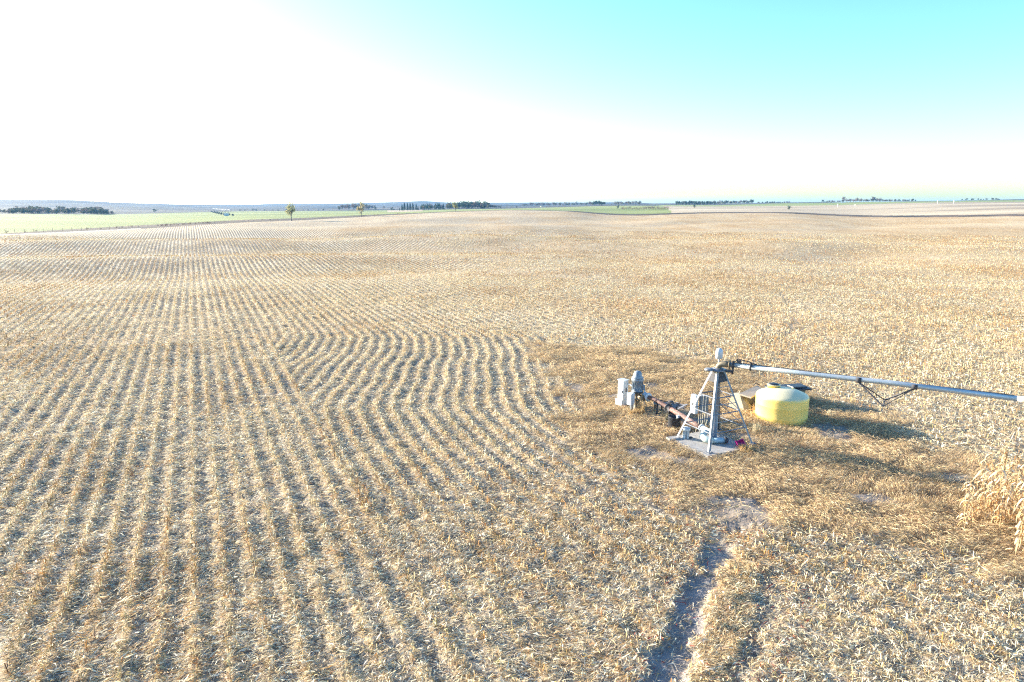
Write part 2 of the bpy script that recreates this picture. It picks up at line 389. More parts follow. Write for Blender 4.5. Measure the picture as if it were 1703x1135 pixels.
# ---------------------------------------------------------------- crop residue, stubble, matted grass
def palette(n, cols, wts, var=.12):
    w = np.array(wts, float); w /= w.sum()
    c = np.array(cols)[rng.choice(len(cols), n, p=w)] * np.array([.99, .98, .87])
    return np.clip(c * (1 + rng.normal(0, var, (n, 1))) + rng.normal(0, .012, (n, 3)), .01, .95)
def strips(P, ang, L, W, arch, tiltx, roll, cols, nseg=2, taper=.25, bend=None):
    """P (n,3) centres; each a curled strip of nseg quads along direction ang"""
    n = len(P); k = nseg + 1
    t = np.linspace(-.5, .5, k)
    dx = np.cos(ang); dy = np.sin(ang)
    Vt = np.zeros((n, k, 2, 3), np.float32)
    wv = 1 - (1 - taper) * (2 * np.abs(t)) ** 1.5
    for i in range(k):
        al = t[i] * L; zz = arch * (1 - (2 * t[i]) ** 2) + tiltx * t[i] * L
        lat = 0 if bend is None else bend * (2 * t[i]) ** 2 * L
        cx = P[:, 0] + dx * al - dy * lat; cy = P[:, 1] + dy * al + dx * lat; cz = P[:, 2] + zz
        hw = W * .5 * wv[i]; cr = np.cos(roll + t[i] * 1.2); sr = np.sin(roll + t[i] * 1.2)
        for j, s in enumerate((-1, 1)):
            Vt[:, i, j, 0] = cx - dy * hw * s * cr; Vt[:, i, j, 1] = cy + dx * hw * s * cr; Vt[:, i, j, 2] = cz + hw * s * sr
    b = (np.arange(n) * k * 2)[:, None]
    F = []
    for i in range(nseg):
        F.append(b + np.array([[2 * i, 2 * i + 1, 2 * i + 3, 2 * i + 2]]))
    F = np.stack(F, 1).reshape(-1, 4)
    C = np.repeat(cols, k * 2, axis=0)
    return Vt.reshape(-1, 3), F, C
def merge(parts):
    off = 0; vs = []; fs = []; cs = []
    for v, f, c in parts:
        vs.append(v); fs.append(f + off); cs.append(c); off += len(v)
    return np.concatenate(vs), np.concatenate(fs), np.concatenate(cs)
def wedge_points(r0, r1, dens, amax=.70):
    area = amax * (r1 ** 2 - r0 ** 2)
    n = int(area * dens)
    r = np.sqrt(rng.random(n) * (r1 ** 2 - r0 ** 2) + r0 ** 2); a = (rng.random(n) * 2 - 1) * amax
    return r * np.sin(a), r * np.cos(a), r
WHITE = (.84, .76, .62); CREAM = (.74, .60, .40); STRAW = (.58, .43, .24); TAN = (.46, .31, .17); ORANGE = (.50, .27, .10)
GREY = (.42, .39, .35); BROWN = (.17, .115, .07); OLIVE = (.42, .37, .20)
ROWDIR = math.atan2(UY, UX)          # math angle of the rows
parts = []
for r0, r1, dens, sz in ((11.5, 22, 480, .80), (22, 36, 290, .9), (36, 58, 150, 1.05), (58, 95, 60, 1.15), (95, 150, 16, 1.35)):
    X, Y, r = wedge_points(r0, r1, dens)
    cover = .50 + 1.15 * (fbm(X * .55, Y * .55, 81, 3) - .5) + .25 * (fbm(X * .08, Y * .08, 82, 2) - .5)
    w = row_w(X, Y); rowph = np.cos(2 * math.pi * w / SP)
    rs = row_strength(X, Y); rs = rs * (.25 + .75 * sstep(17, 36, r)); cover = cover + (.15 + .27 * sstep(26, 60, r)) * rowph * rs + .38 + .10 * (1 - rs)
    pm = pad_mask(X, Y) if r0 < 60 else np.zeros(len(X), bool)
    padkeep = np.where(pm, .07, 1.0)
    rk = 1 - .80 * np.maximum(rut_soft(X, Y) if r0 < 40 else 0, track_soft(X, Y) if r0 < 110 else 0)
    keep = rng.random(len(X)) < np.clip(cover, .10, 1) * padkeep * rk * np.where(r0 > 90, 1 - sstep(110, 150, r), 1)
    X, Y, r, rowph = X[keep], Y[keep], r[keep], rowph[keep]; n = len(X)
    # direction: mostly combed across the rows
    ang = ROWDIR - math.pi / 2 + rng.normal(0, .62, n) + (fbm(X * .3, Y * .3, 83, 2) - .5) * 1.6
    tang = rng.random(n) < .22; ang[tang] = rng.random(tang.sum()) * math.pi
    L = np.clip(rng.lognormal(-1.72, .42, n), .07, .42) * sz ** .8
    W = np.clip(rng.lognormal(-3.68, .42, n), .012, .07) * sz
    thin = rng.random(n) < .4; W[thin] *= .42; L[thin] *= 1.25
    z = ground_z(X, Y) + .012 + rng.random(n) ** 1.5 * .085 * sz ** .5
    orange = fbm(X * .09, Y * .09, 84, 3) + .5 * (fbm(X * .7, Y * .7, 85, 2) - .5)
    cA = palette(n, [WHITE, CREAM, STRAW, GREY, TAN, BROWN], [6.5, 6, 3.6, 1.2, 1.2, .8])
    cB = palette(n, [WHITE, CREAM, STRAW, TAN, ORANGE, OLIVE, BROWN], [2.5, 4, 4, 2, 1.6, .6, 1])
    cc = np.where((orange + rng.normal(0, .08, n) > .57)[:, None], cB, cA); wh = (rowph < 0) & (rng.random(n) < .30); cc[wh] = palette(int(wh.sum()), [WHITE], [1])
    if r0 < 20:
        red = (rng.random(n) < .05) & (np.minimum(dline(X, Y, RUT), dline(X, Y, RUT2)) < 1.1); cc[red] = (.38, .07, .04)
    parts.append(strips(np.stack([X, Y, z], -1), ang, L, W, rng.random(n) * .05 * sz, rng.normal(0, .28, n), rng.normal(0, .75, n), cc, 2, .3, rng.normal(0, .10, n)))
v, f, c = merge(parts)
o = raw_mesh('corn_residue', v, f, strip_mat('dry_leaf_litter', .22), c)
tag(o, 'chopped corn leaves, husks and stalk pieces littering the whole field', 'crop residue', None, 'stuff')
print('residue faces', len(f))

# stubble: stalks left standing along the rows
parts = []
for r0, r1, step, nm in ((10, 40, .13, 0), (40, 75, .16, 1), (75, 130, .24, 2), (130, 235, .5, 3)):
    smax = r1 * 1.05; ks = np.arange(-int(r1 * .95 / SP), int(r1 * 1.1 / SP))
    t = np.arange(0, r1 * 1.1, step)
    Kk, Tt = np.meshgrid(ks, t)
    Kk = Kk.ravel().astype(float); Tt = Tt.ravel() + rng.uniform(-.5, .5, Kk.size) * step
    s0 = Kk * SP + rng.normal(0, .04, Kk.size)
    outs = []
    # straight family
    X = s0 * NX + Tt * UX; Y = s0 * NY + Tt * UY
    ss = X * NX + Y * NY
    ok = ~((ss > 4.75) & (ss < 24.5) & (Y < 56))
    outs.append((X[ok], Y[ok]))
    if r0 < 60:   # rows that swerve round the pivot
        d = shift(Y)
        # iterate: find X,Y on w = s + d(Y)
        Xs, Ys = X.copy(), Y.copy()
        for _ in range(6):
            dd = shift(Ys); sN = s0 - dd; Xs = sN * NX + Tt * UX; Ys = sN * NY + Tt * UY
        ok = (sN > 4.75) & (sN < 24.5) & (Ys < 56)
        outs.append((Xs[ok], Ys[ok]))
    X = np.concatenate([q[0] for q in outs]); Y = np.concatenate([q[1] for q in outs])
    a, r = polar(X, Y)
    keep = (r >= r0) & (r < r1) & (np.abs(a) < .70)
    X, Y, r, a = X[keep], Y[keep], r[keep], a[keep]
    if r1 > 200:
        lim = np.interp(a, AZ, Rb[0]); k2 = r < lim * .985; X, Y, r = X[k2], Y[k2], r[k2]
    keep = rng.random(len(X)) < (.40 + .75 * sstep(.3, .62, fbm(X * .22, Y * .22, 91, 3))) * np.clip(row_strength(X, Y) * .7 + .45, 0, 1.25)
    Hs = 1
    if r0 < 60: keep &= ~pad_mask(X, Y) & (rut_soft(X, Y) < .3)
    keep &= track_soft(X, Y) < .4
    X, Y, r = X[keep], Y[keep], r[keep]; n = len(X)
    z = ground_z(X, Y)
    orange = fbm(X * .09, Y * .09, 84, 3) + .6 * (fbm(X * .5, Y * .5, 86, 2) - .5)
    cA = palette(n, [CREAM, STRAW, OLIVE, WHITE, TAN], [5, 4, 1.0, 4, 1]); cB = palette(n, [CREAM, STRAW, TAN, ORANGE, BROWN], [2.5, 3.5, 2.2, 2.4, .4])
    cc = np.where((orange + rng.normal(0, .05, n) > .56)[:, None], cB, cA)
    H = rng.uniform(.10, .26, n) * np.where(orange > .5, 1.15, .9)
    wid = {0: .026, 1: .032, 2: .046, 3: .085}[nm]
    lx = rng.normal(0, .16, n); ly = rng.normal(0, .16, n)
    # upright three sided stalk (two crossed blades further off)
    sides = 3 if nm < 2 else 2
    rot = rng.random(n) * math.pi
    for q in range(sides):
        aa = rot + q * math.pi / sides * (2 if sides == 3 else 1)
        if sides == 3:
            a0 = aa; a1 = aa + 2 * math.pi / 3; h = wid * .55
            p0 = np.stack([np.cos(a0) * h, np.sin(a0) * h], -1); p1 = np.stack([np.cos(a1) * h, np.sin(a1) * h], -1)
        else:
            h = wid * .5; p0 = np.stack([-np.cos(aa) * h, -np.sin(aa) * h], -1); p1 = -p0
        Vt = np.zeros((n, 4, 3), np.float32)
        for j, (p, top) in enumerate(((p0, 0), (p1, 0), (p1, 1), (p0, 1))):
            Vt[:, j, 0] = X + p[:, 0] * (1 - .15 * top) + lx * H * top; Vt[:, j, 1] = Y + p[:, 1] * (1 - .15 * top) + ly * H * top
            Vt[:, j, 2] = z - .03 + (H + .03) * top
        F = (np.arange(n) * 4)[:, None] + np.array([[0, 1, 2, 3]])
        parts.append((Vt.reshape(-1, 3), F, np.repeat(cc, 4, axis=0)))
    # ragged leaves hanging on the stalks and drifted in the row
    nl = {0: 2, 1: 2, 2: 1, 3: 0}[nm]
    for q in range(nl):
        nn = n; ang = rng.random(nn) * 2 * math.pi; ang = np.where(rng.random(nn) < .5, ROWDIR + rng.normal(0, .5, nn), ang)
        L = rng.uniform(.09, .22, nn); W = rng.uniform(.014, .032, nn) * (.9 if nm == 0 else 1.1 if nm == 1 else 1.4)
        P = np.stack([X + np.cos(ang) * L * .4, Y + np.sin(ang) * L * .4, z + rng.uniform(.03, .16, nn)], -1)
        parts.append(strips(P, ang, L, W, rng.random(nn) * .09, rng.normal(-.2, .5, nn), rng.normal(0, .9, nn), np.clip(cc * rng.uniform(.8, 1.25, (nn, 1)), 0, .9), 2, .2, rng.normal(0, .15, nn)))
v, f, c = merge(parts)
o = raw_mesh('corn_stubble', v, f, strip_mat('stubble_stalk', .12), c)
tag(o, 'cut corn stubble standing in long rows that bend round the pivot', 'stubble', None, 'stuff')
print('stubble faces', len(f))

# matted dry grass on the uncropped patch round the pivot
parts = []
def grass_patch(X, Y, Lr, Wr, colset, wts, ext=1.0):
    n = len(X)
    hump = fbm(X * .75, Y * 1.15, 35, 3) - .42
    flow = math.radians(-18) + (fbm(X * .35, Y * .35, 101, 2) - .5) * 4.2 + rng.normal(0, .45, n)
    L = rng.uniform(*Lr, n); W = rng.uniform(*Wr, n)
    up = rng.uniform(.02, .20, n) * ext
    z = ground_z(X, Y) + up * .45
    cc = palette(n, colset, wts, .16)
    tone = .78 + .5 * (fbm(X * .9, Y * .9, 103, 3))
    cc = cc * tone[:, None]
    return strips(np.stack([X, Y, z], -1), flow, L, W, up * .8, rng.normal(.15, .28, n), rng.normal(0, .8, n), cc, 3, .12, rng.normal(0, .18, n))
n0 = 330000
X = rng.uniform(1, 22.5, n0); Y = rng.uniform(16.5, 52, n0)
k = pad_mask(X, Y); X, Y = X[k], Y[k]
dn = np.clip(1.15 - 1.3 * sstep(.69, .78, fbm(X * .45, Y * .45, 61, 3)), .12, 1) * (1 - .9 * rut_soft(X, Y))
e1 = np.array((-.45, .893)); e2 = np.array((.893, .45)); SF = np.array((8.17, 26.88))
lx = (X - SF[0]) * e1[0] + (Y - SF[1]) * e1[1]; ly = (X - SF[0]) * e2[0] + (Y - SF[1]) * e2[1]
onslab = (lx > .02) & (lx < 3.1) & (ly > .02) & (ly < 2.15)
edge_r = (lx > 0) & (lx < 3.1) & (ly >= 2.15) & (ly < 2.9)
onslab |= edge_r & (rng.random(len(X)) < .5)
onslab |= np.hypot(X - 13.4, Y - 32.5) < 1.2
k = (rng.random(len(X)) < dn) & ~onslab; X, Y = X[k], Y[k]
GC = [(.58, .425, .26), (.69, .54, .345), (.45, .315, .19), (.77, .65, .46), (.26, .175, .11), (.46, .38, .24)]
parts.append(grass_patch(X, Y, (.16, .44), (.006, .015), GC, [4, 4, 3, 2, 1.5, .8]))
# grassy strip between the two ruts and a scatter of grass among the residue near them
n1 = 17000
t = rng.random(n1); X = np.interp(t, [0, 1], [4.1, 6.9]) + rng.normal(0, .36, n1); Y = np.interp(t, [0, 1], [12, 19.2]) + rng.normal(0, .2, n1)
k = rut_soft(X, Y) < .25; X, Y = X[k], Y[k]
parts.append(grass_patch(X, Y, (.10, .30), (.006, .012), GC, [3, 5, 2, 3, 1, .5], .45))
v, f, c = merge(parts)
o = raw_mesh('dry_grass', v, f, strip_mat('dry_grass_blade', .25), c)
tag(o, 'matted brown dry grass round the pivot and beside the ruts', 'grass', None, 'stuff')
print('grass faces', len(f), 'zmax', GZ.max(), 'zmin', GZ.min())
def gz(x, y): return float(ground_z(np.array([x]), np.array([y]))[0])

# ---------------------------------------------------------------- object helpers
class MB:
    def __init__(s): s.bm = bmesh.new()
    def box(s, c, size, rz=0, rx=0, ry=0, bev=0):
        M = Matrix.Translation(c) @ Matrix.Rotation(rz, 4, 'Z') @ Matrix.Rotation(ry, 4, 'Y') @ Matrix.Rotation(rx, 4, 'X') @ Matrix.Diagonal((*size, 1))
        r = bmesh.ops.create_cube(s.bm, size=1, matrix=M)
        if bev:
            es = list({e for v in r['verts'] for e in v.link_edges})
            bmesh.ops.bevel(s.bm, geom=es, offset=bev, segments=2, affect='EDGES', profile=.5)
        return s
    def tube(s, pts, rad, seg=10, cap=True, flat=None):
        pts = [Vector(p) for p in pts]; n = len(pts)
        rads = rad if isinstance(rad, (list, tuple)) else [rad] * n
        rings = []; up = None
        for i, p in enumerate(pts):
            d = (pts[min(i + 1, n - 1)] - pts[max(i - 1, 0)]).normalized()
            if up is None:
                up = Vector((0, 0, 1)) if abs(d.z) < .9 else Vector((1, 0, 0))
            a = d.cross(up).normalized(); b = a.cross(d).normalized(); up = b
            rings.append([s.bm.verts.new(p + (a * math.cos(2 * math.pi * k / seg) + b * math.sin(2 * math.pi * k / seg)) * rads[i]) for k in range(seg)])
        for i in range(n - 1):
            for k in range(seg):
                f = s.bm.faces.new((rings[i][k], rings[i][(k + 1) % seg], rings[i + 1][(k + 1) % seg], rings[i + 1][k])); f.smooth = seg > 6
        if cap:
            s.bm.faces.new(list(reversed(rings[0]))); s.bm.faces.new(rings[-1])
        return s
    def lathe(s, c, prof, seg=32, axis=None, cap=True):
        """prof [(r,h)..] turned round the axis through c"""
        M = Matrix.Translation(c)
        if axis is not None: M = M @ Vector(axis).to_track_quat('Z', 'Y').to_matrix().to_4x4()
        rings = []
        for r, h in prof:
            rings.append([s.bm.verts.new(M @ Vector((r * math.cos(2 * math.pi * k / seg), r * math.sin(2 * math.pi * k / seg), h))) for k in range(seg)])
        for i in range(len(prof) - 1):
            for k in range(seg):
                f = s.bm.faces.new((rings[i][k], rings[i][(k + 1) % seg], rings[i + 1][(k + 1) % seg], rings[i + 1][k])); f.smooth = True
        if cap:
            s.bm.faces.new(list(reversed(rings[0]))); s.bm.faces.new(rings[-1])
        return s
    def prism(s, poly, off):
        """poly list of 3d points, extruded by vector off"""
        a = [s.bm.verts.new(p) for p in poly]; b = [s.bm.verts.new(Vector(p) + Vector(off)) for p in poly]; n = len(a)
        s.bm.faces.new(a); s.bm.faces.new(list(reversed(b)))
        for i in range(n): s.bm.faces.new((a[i], b[i], b[(i + 1) % n], a[(i + 1) % n]))
        return s
    def build(s, name, mat, parent=None, loc=None):
        bmesh.ops.recalc_face_normals(s.bm, faces=s.bm.faces)
        me = bpy.data.meshes.new(name)
        if parent is not None:
            bmesh.ops.translate(s.bm, verts=s.bm.verts, vec=-Vector(root_of(parent).location))
        elif loc is not None:
            bmesh.ops.translate(s.bm, verts=s.bm.verts, vec=-Vector(loc))
        s.bm.to_mesh(me); s.bm.free(); me.materials.append(mat)
        o = bpy.data.objects.new(name, me); COL.objects.link(o)
        if parent is not None: o.parent = parent
        elif loc is not None: o.location = loc
        return o
def root_of(o):
    while o.parent: o = o.parent
    return o
def thing(name, label, cat, loc, group=None, kind=None):
    o = bpy.data.objects.new(name, None); COL.objects.link(o); o.location = loc; o.empty_display_size = .2
    return tag(o, label, cat, group, kind)
def V3(*a): return Vector(a)

galv = surf_mat('galvanised_steel', (.13, .14, .16), (.22, .235, .255), 6, .5, .3, .002, (.22, .20, .18), .12)
galv_pipe = surf_mat('galvanised_pipe', (.34, .39, .42), (.46, .50, .52), 1.5, .4, .3, .002, (.40, .36, .30), .10)
dark_steel = surf_mat('weathered_shaded_steel', (.035, .04, .05), (.08, .08, .085), 9, .75, .05, .002, (.12, .06, .03), .2, .2)  # weathered dark fittings; the dark tone also paints shade on the gusset plates
rust = surf_mat('rusty_painted_pipe', (.075, .035, .03), (.14, .07, .055), 5, .75, .1, .003, (.28, .21, .18), .3)
rustband = surf_mat('rust_stained_pipe', (.42, .22, .11), (.62, .45, .30), 3, .6, .2, .002, (.60, .62, .60), .5)
white_paint = surf_mat('white_enamel', (.44, .47, .49), (.54, .56, .57), 3, .4, 0, 0, (.45, .42, .38), .10)
grey_paint = surf_mat('grey_enamel', (.15, .175, .20), (.22, .245, .265), 3, .45, .1, 0, (.22, .19, .16), .15)
motor_grey = surf_mat('motor_grey_blue', (.16, .20, .24), (.26, .30, .34), 6, .5, .2, .002, (.10, .08, .07), .2)
concrete = surf_mat('concrete', (.26, .25, .235), (.38, .365, .34), 3, .9, 0, .006, (.26, .23, .20), .30, .2)
old_concrete = surf_mat('stained_concrete', (.24, .205, .145), (.34, .30, .22), 3, .9, 0, .01, (.25, .22, .15), .35, .2)
pad_conc = surf_mat('dusty_slab', (.26, .235, .21), (.40, .36, .32), 2.5, .9, 0, .006, (.16, .13, .11), .35, .2)
board = surf_mat('weathered_board', (.26, .22, .17), (.36, .31, .25), 6, .85, 0, .004, (.30, .24, .18), .3, .2)
grey_wood = surf_mat('silver_grey_wood', (.28, .27, .26), (.44, .42, .40), 9, .85, 0, .004, (.22, .18, .15), .25, .2)
black_plastic = surf_mat('black_plastic', (.012, .014, .018), (.03, .033, .04), 4, .45, 0, 0)
brass = surf_mat('brown_cast_elbow', (.14, .115, .075), (.24, .19, .125), 7, .6, .2, .003, (.14, .09, .06), .2)
pvc_green = surf_mat('pale_green_fitting', (.42, .50, .45), (.56, .62, .56), 3, .45, 0, 0, (.30, .28, .22), .15)
blue_pipe = surf_mat('blue_grey_pipe', (.22, .34, .42), (.34, .46, .52), 4, .4, .1, 0, (.3, .27, .22), .15)
white_plastic = surf_mat('white_plastic', (.42, .46, .48), (.52, .55, .56), 3, .45, 0, 0, (.45, .42, .36), .15)
magenta = surf_mat('magenta_plastic', (.36, .012, .14), (.46, .02, .19), 4, .35, 0, 0)
redplastic = surf_mat('red_plastic', (.60, .03, .03), (.70, .05, .04), 4, .35, 0, 0)
handle_wood = surf_mat('wooden_handle', (.28, .17, .08), (.40, .26, .13), 12, .7)
cable_m = surf_mat('pale_cable', (.55, .50, .36), (.68, .62, .46), 8, .6)
def tank_mat(name, c1, c2, dust):
    m, nt, b, out = mat_new(name)
    v = obj_vec(nt)
    sep = N(nt, 'ShaderNodeSeparateXYZ'); nt.links.new(v, sep.inputs[0])
    n1 = noise(nt, v, 1.6, 4)
    col = ramp(nt, n1, [(.3, c1), (.7, c2)])
    top = ramp(nt, mth(nt, 'ADD', sep.outputs[2], mth(nt, 'MULTIPLY', mth(nt, 'SUBTRACT', noise(nt, v, 2.5, 4), .5), .35)), [(0, (0, 0, 0)), (1, (1, 1, 1))])
    nz = N(nt, 'ShaderNodeNewGeometry'); sn = N(nt, 'ShaderNodeSeparateXYZ'); nt.links.new(nz.outputs['Normal'], sn.inputs[0])
    f = ramp(nt, mth(nt, 'ADD', sn.outputs[2], mth(nt, 'MULTIPLY', mth(nt, 'SUBTRACT', noise(nt, v, 2.6, 5), .5), .8)), [(.35, (0, 0, 0)), (.75, (1, 1, 1))])
    col = mix(nt, mth(nt, 'MULTIPLY', f, dust), col, (.58, .56, .42))
    low = ramp(nt, mth(nt, 'ADD', sep.outputs[2], mth(nt, 'MULTIPLY', noise(nt, v, 5, 5), .25)), [(.12, (1, 1, 1)), (.34, (0, 0, 0))])
    col = mix(nt, mth(nt, 'MULTIPLY', low, .35), col, (.40, .36, .16))
    nt.links.new(col, b.inputs['Base Color']); b.inputs['Roughness'].default_value = .42
    tr = N(nt, 'ShaderNodeBsdfTranslucent'); nt.links.new(col, tr.inputs['Color'])
    mx = N(nt, 'ShaderNodeMixShader'); mx.inputs[0].default_value = .0
    nt.links.new(b.outputs[0], mx.inputs[1]); nt.links.new(tr.outputs[0], mx.inputs[2]); nt.links.new(mx.outputs[0], out.inputs['Surface'])
    return m

# ---------------------------------------------------------------- centre pivot irrigator
E1 = Vector((-.45, .893, 0)); E2 = Vector((.893, .45, 0)); ZS = .18
SFv = Vector((8.17, 26.88, 0))
slab = MB()
sp = [SFv, SFv + E1 * 2.6, SFv + E1 * 2.6 + E2 * 2.45, SFv + E2 * 2.45]
slab.prism([V3(p.x, p.y, ZS - .35) for p in sp], (0, 0, .35))
bmesh.ops.bevel(slab.bm, geom=list(slab.bm.edges), offset=.02, segments=2, affect='EDGES')
tag(slab.build('concrete_slab', concrete, loc=(8.9, 28.75, ZS)), 'square pale concrete slab under the irrigation tower', 'concrete slab')
F0 = SFv + E1 * .30 + E2 * .30
foot = [F0, F0 + E1 * 2.1, F0 + E1 * 2.1 + E2 * 2.5, F0 + E2 * 2.5]          # front, left, back, right
CT = (foot[0] + foot[2]) / 2
TOPZ = ZS + 3.2
piv = thing('center_pivot_irrigator', 'grey steel pivot tower with a long raised pipe reaching right, beside the yellow tank', 'irrigator', (CT.x, CT.y, ZS))
tops = [CT + (p - CT) * .17 for p in foot]
def legpt(i, z):
    t = (z - ZS) / (TOPZ - ZS); p = foot[i].lerp(tops[i], t); return V3(p.x, p.y, z)
def angle_iron(mb, a, b, w=.075, th=.012, inward=None):
    """an L section bar from a to b"""
    d = (b - a).normalized(); iv = (inward - a); iv = (iv - d * iv.dot(d)).normalized(); sd = d.cross(iv).normalized()
    for s in (1, -1):
        e = (iv + sd * s).normalized(); nrm = d.cross(e).normalized()
        q = [a, a + e * w, b + e * w, b]
        mb.prism([p for p in q], nrm * th * s)
for i in range(4):
    mb = MB(); angle_iron(mb, legpt(i, ZS), legpt(i, TOPZ), .085, .012, V3(CT.x, CT.y, ZS))
    lg = mb.build('leg', galv, piv)
    mf = MB(); p = legpt(i, ZS); mf.box((p.x, p.y, ZS + .012), (.24, .24, .02), .47); mf.lathe((p.x + .07, p.y - .04, ZS + .02), [(.018, 0), (.018, .06)], 8)
    mf.build('foot_plate', galv, lg)
def brace(i, j, zi, zj, w=.05):
    mb = MB(); a = legpt(i, zi); b = legpt(j, zj); mb.tube([a, b], w * .5, 4); return mb.build('brace', galv, piv)
for z in (.72, 1.45, 2.12): 
    for i, j in ((0, 1), (1, 2), (2, 3), (3, 0)): brace(i, j, ZS + z, ZS + z)
for z in (1.10, 1.80, 2.52): 
    mb = MB(); mb.tube([legpt(0, ZS + z + .02), legpt(3, ZS + z + .02)], .016, 6); mb.build('ladder_rung', galv, piv)
brace(2, 3, ZS + 1.45, ZS + .72, .04); brace(2, 3, ZS + 2.12, ZS + 1.45, .04)
for i, j in ((0, 1), (1, 2), (2, 3), (3, 0)):
    mb = MB(); zt = TOPZ; zb = TOPZ - .45
    q = [legpt(i, zb), legpt(j, zb), legpt(j, zt), legpt(i, zt)]
    c_ = sum(q, Vector()) / 4; nrm = (V3(CT.x, CT.y, c_.z) - c_).normalized() * .01
    mb.prism(q, nrm); mb.build('gusset_plate', dark_steel, piv)  # darker than the legs: shade under the bearing ring put into the colour
mb = MB(); mb.lathe((CT.x, CT.y, TOPZ), [(.30, 0), (.36, .01), (.36, .05), (.22, .06), (.20, .12), (.16, .12)], 28); mb.build('bearing_ring', galv, piv)
mb = MB(); p = CT + E1 * .10 - E2 * .42; mb.lathe((p.x, p.y, TOPZ + .02), [(.05, -.02), (.19, 0), (.21, .05), (.17, .09), (.05, .10)], 22); mb.build('guide_wheel', galv, piv)
mb = MB(); mb.lathe((CT.x, CT.y, ZS + .05), [(.17, 0), (.17, .03), (.125, .04), (.125, 3.14), (.14, 3.14), (.14, 3.2)], 20); mb.build('riser_pipe', galv, piv)
PD = Vector((18.1 - CT.x, 23.2 - CT.y, 0)).normalized(); PZ = ZS + 3.52
mb = MB(); el = [V3(CT.x, CT.y, TOPZ + .08)]
for k in range(7):
    t = k / 6 * math.pi / 2; el.append(V3(CT.x, CT.y, TOPZ + .14) + PD * (.30 * (1 - math.cos(t))) + Vector((0, 0, (PZ - TOPZ - .14) * math.sin(t))))
el.append(V3(CT.x, CT.y, PZ) + PD * .48)
mb.tube(el, .125, 16); mb.lathe(V3(CT.x, CT.y, PZ) + PD * .46, [(.10, 0), (.19, 0), (.19, .03), (.10, .03)], 20, axis=PD); mb.build('elbow_pipe', brass, piv)
mb = MB(); a = V3(CT.x, CT.y, PZ) + PD * .5; b = a + PD * 10.0
mb.tube([a, a + PD * 3, a + PD * 6 + V3(0, 0, .03), b], .10, 20); spn = mb.build('span_pipe', galv_pipe, piv)
for d_ in (.62, 1.35):
    mb = MB(); mb.lathe(a + PD * (d_ - .5), [(.10, -.03), (.165, -.03), (.165, .03), (.10, .03)], 18, axis=PD); mb.build('flange', dark_steel, spn)
mb = MB(); mb.tube([b, b + PD * .8], .104, 20); mb.build('rusty_joint', rustband, piv)
mb = MB(); mb.lathe(b + PD * .38, [(.10, -.04), (.125, -.04), (.125, .04), (.10, .04)], 20, axis=PD); mb.tube([b + PD * .8, b + PD * 2.2], .101, 20); mb.build('stained_pipe', rustband, piv)
mb = MB(); mb.tube([b + PD * 2.2, b + PD * 14], .10, 16); mb.build('outer_pipe', galv_pipe, piv)
# valve handles, drain, wire loom on the pipe by the tower
mb = MB(); mb.box(a + PD * .35 + V3(0, 0, .16), (.16, .10, .14), math.atan2(PD.y, PD.x)); mb.tube([a + PD * .15 + V3(0, 0, .12), a + PD * .3 + V3(0, 0, .28), a + PD * .75 + V3(0, 0, .22), a + PD * 1.1 + V3(0, 0, .12)], .022, 8)
mb.build('valve_fittings', dark_steel, piv)
mb = MB(); mb.tube([a + PD * .12 - V3(0, 0, .1), a + PD * .12 - V3(0, 0, .42)], .035, 8); mb.box(a + PD * -.05 - V3(0, 0, .30), (.30, .12, .10), math.atan2(PD.y, PD.x), bev=.01); mb.build('bracket', dark_steel, piv)
for q in np.linspace(1.2, 9.6, 12):
    mb = MB(); mb.lathe(a + PD * float(q) + V3(0, 0, .09), [(.02, 0), (.02, .05), (.012, .07)], 8); mb.build('sprinkler_outlet', dark_steel, spn)
mb = MB(); mb.tube([a + PD * t_ + V3(0, 0, .112) for t_ in (.2, 2, 4, 6, 8, 9.9)], .014, 6); mb.build('cable', black_plastic, spn)
# collector ring box on top
mb = MB(); mb.lathe((CT.x, CT.y, PZ + .05), [(.035, -.1), (.035, .24)], 10); mb.lathe((CT.x, CT.y, PZ + .20), [(.10, 0), (.145, .02), (.15, .30), (.14, .38), (.08, .46), (.02, .48)], 24)
mb.build('collector_ring_cap', white_paint, piv)
# V shaped truss hung under the pipe
tc = a + PD * 5.9; PE = Vector((-PD.y, PD.x, 0)); P1 = tc - PE * .50 - V3(0, 0, .80); P2 = tc + PE * .50 - V3(0, 0, .80)
A0 = tc - PD * .95 - V3(0, 0, .09); B0 = tc + PD * .95 - V3(0, 0, .09)
for (s_, e_, w_) in ((A0, P1, .035), (A0, P2, .020), (B0, P1, .020), (B0, P2, .035), (P1, P2, .025)):
    mb = MB(); mb.tube([s_, e_], w_, 4); mb.build('truss_strut', dark_steel, piv)
for c_ in (A0, B0):
    mb = MB(); mb.lathe(c_ + V3(0, 0, .09), [(.098, -.10), (.118, -.10), (.118, .10), (.098, .10)], 18, axis=PD); mb.build('pipe_clamp', dark_steel, piv)
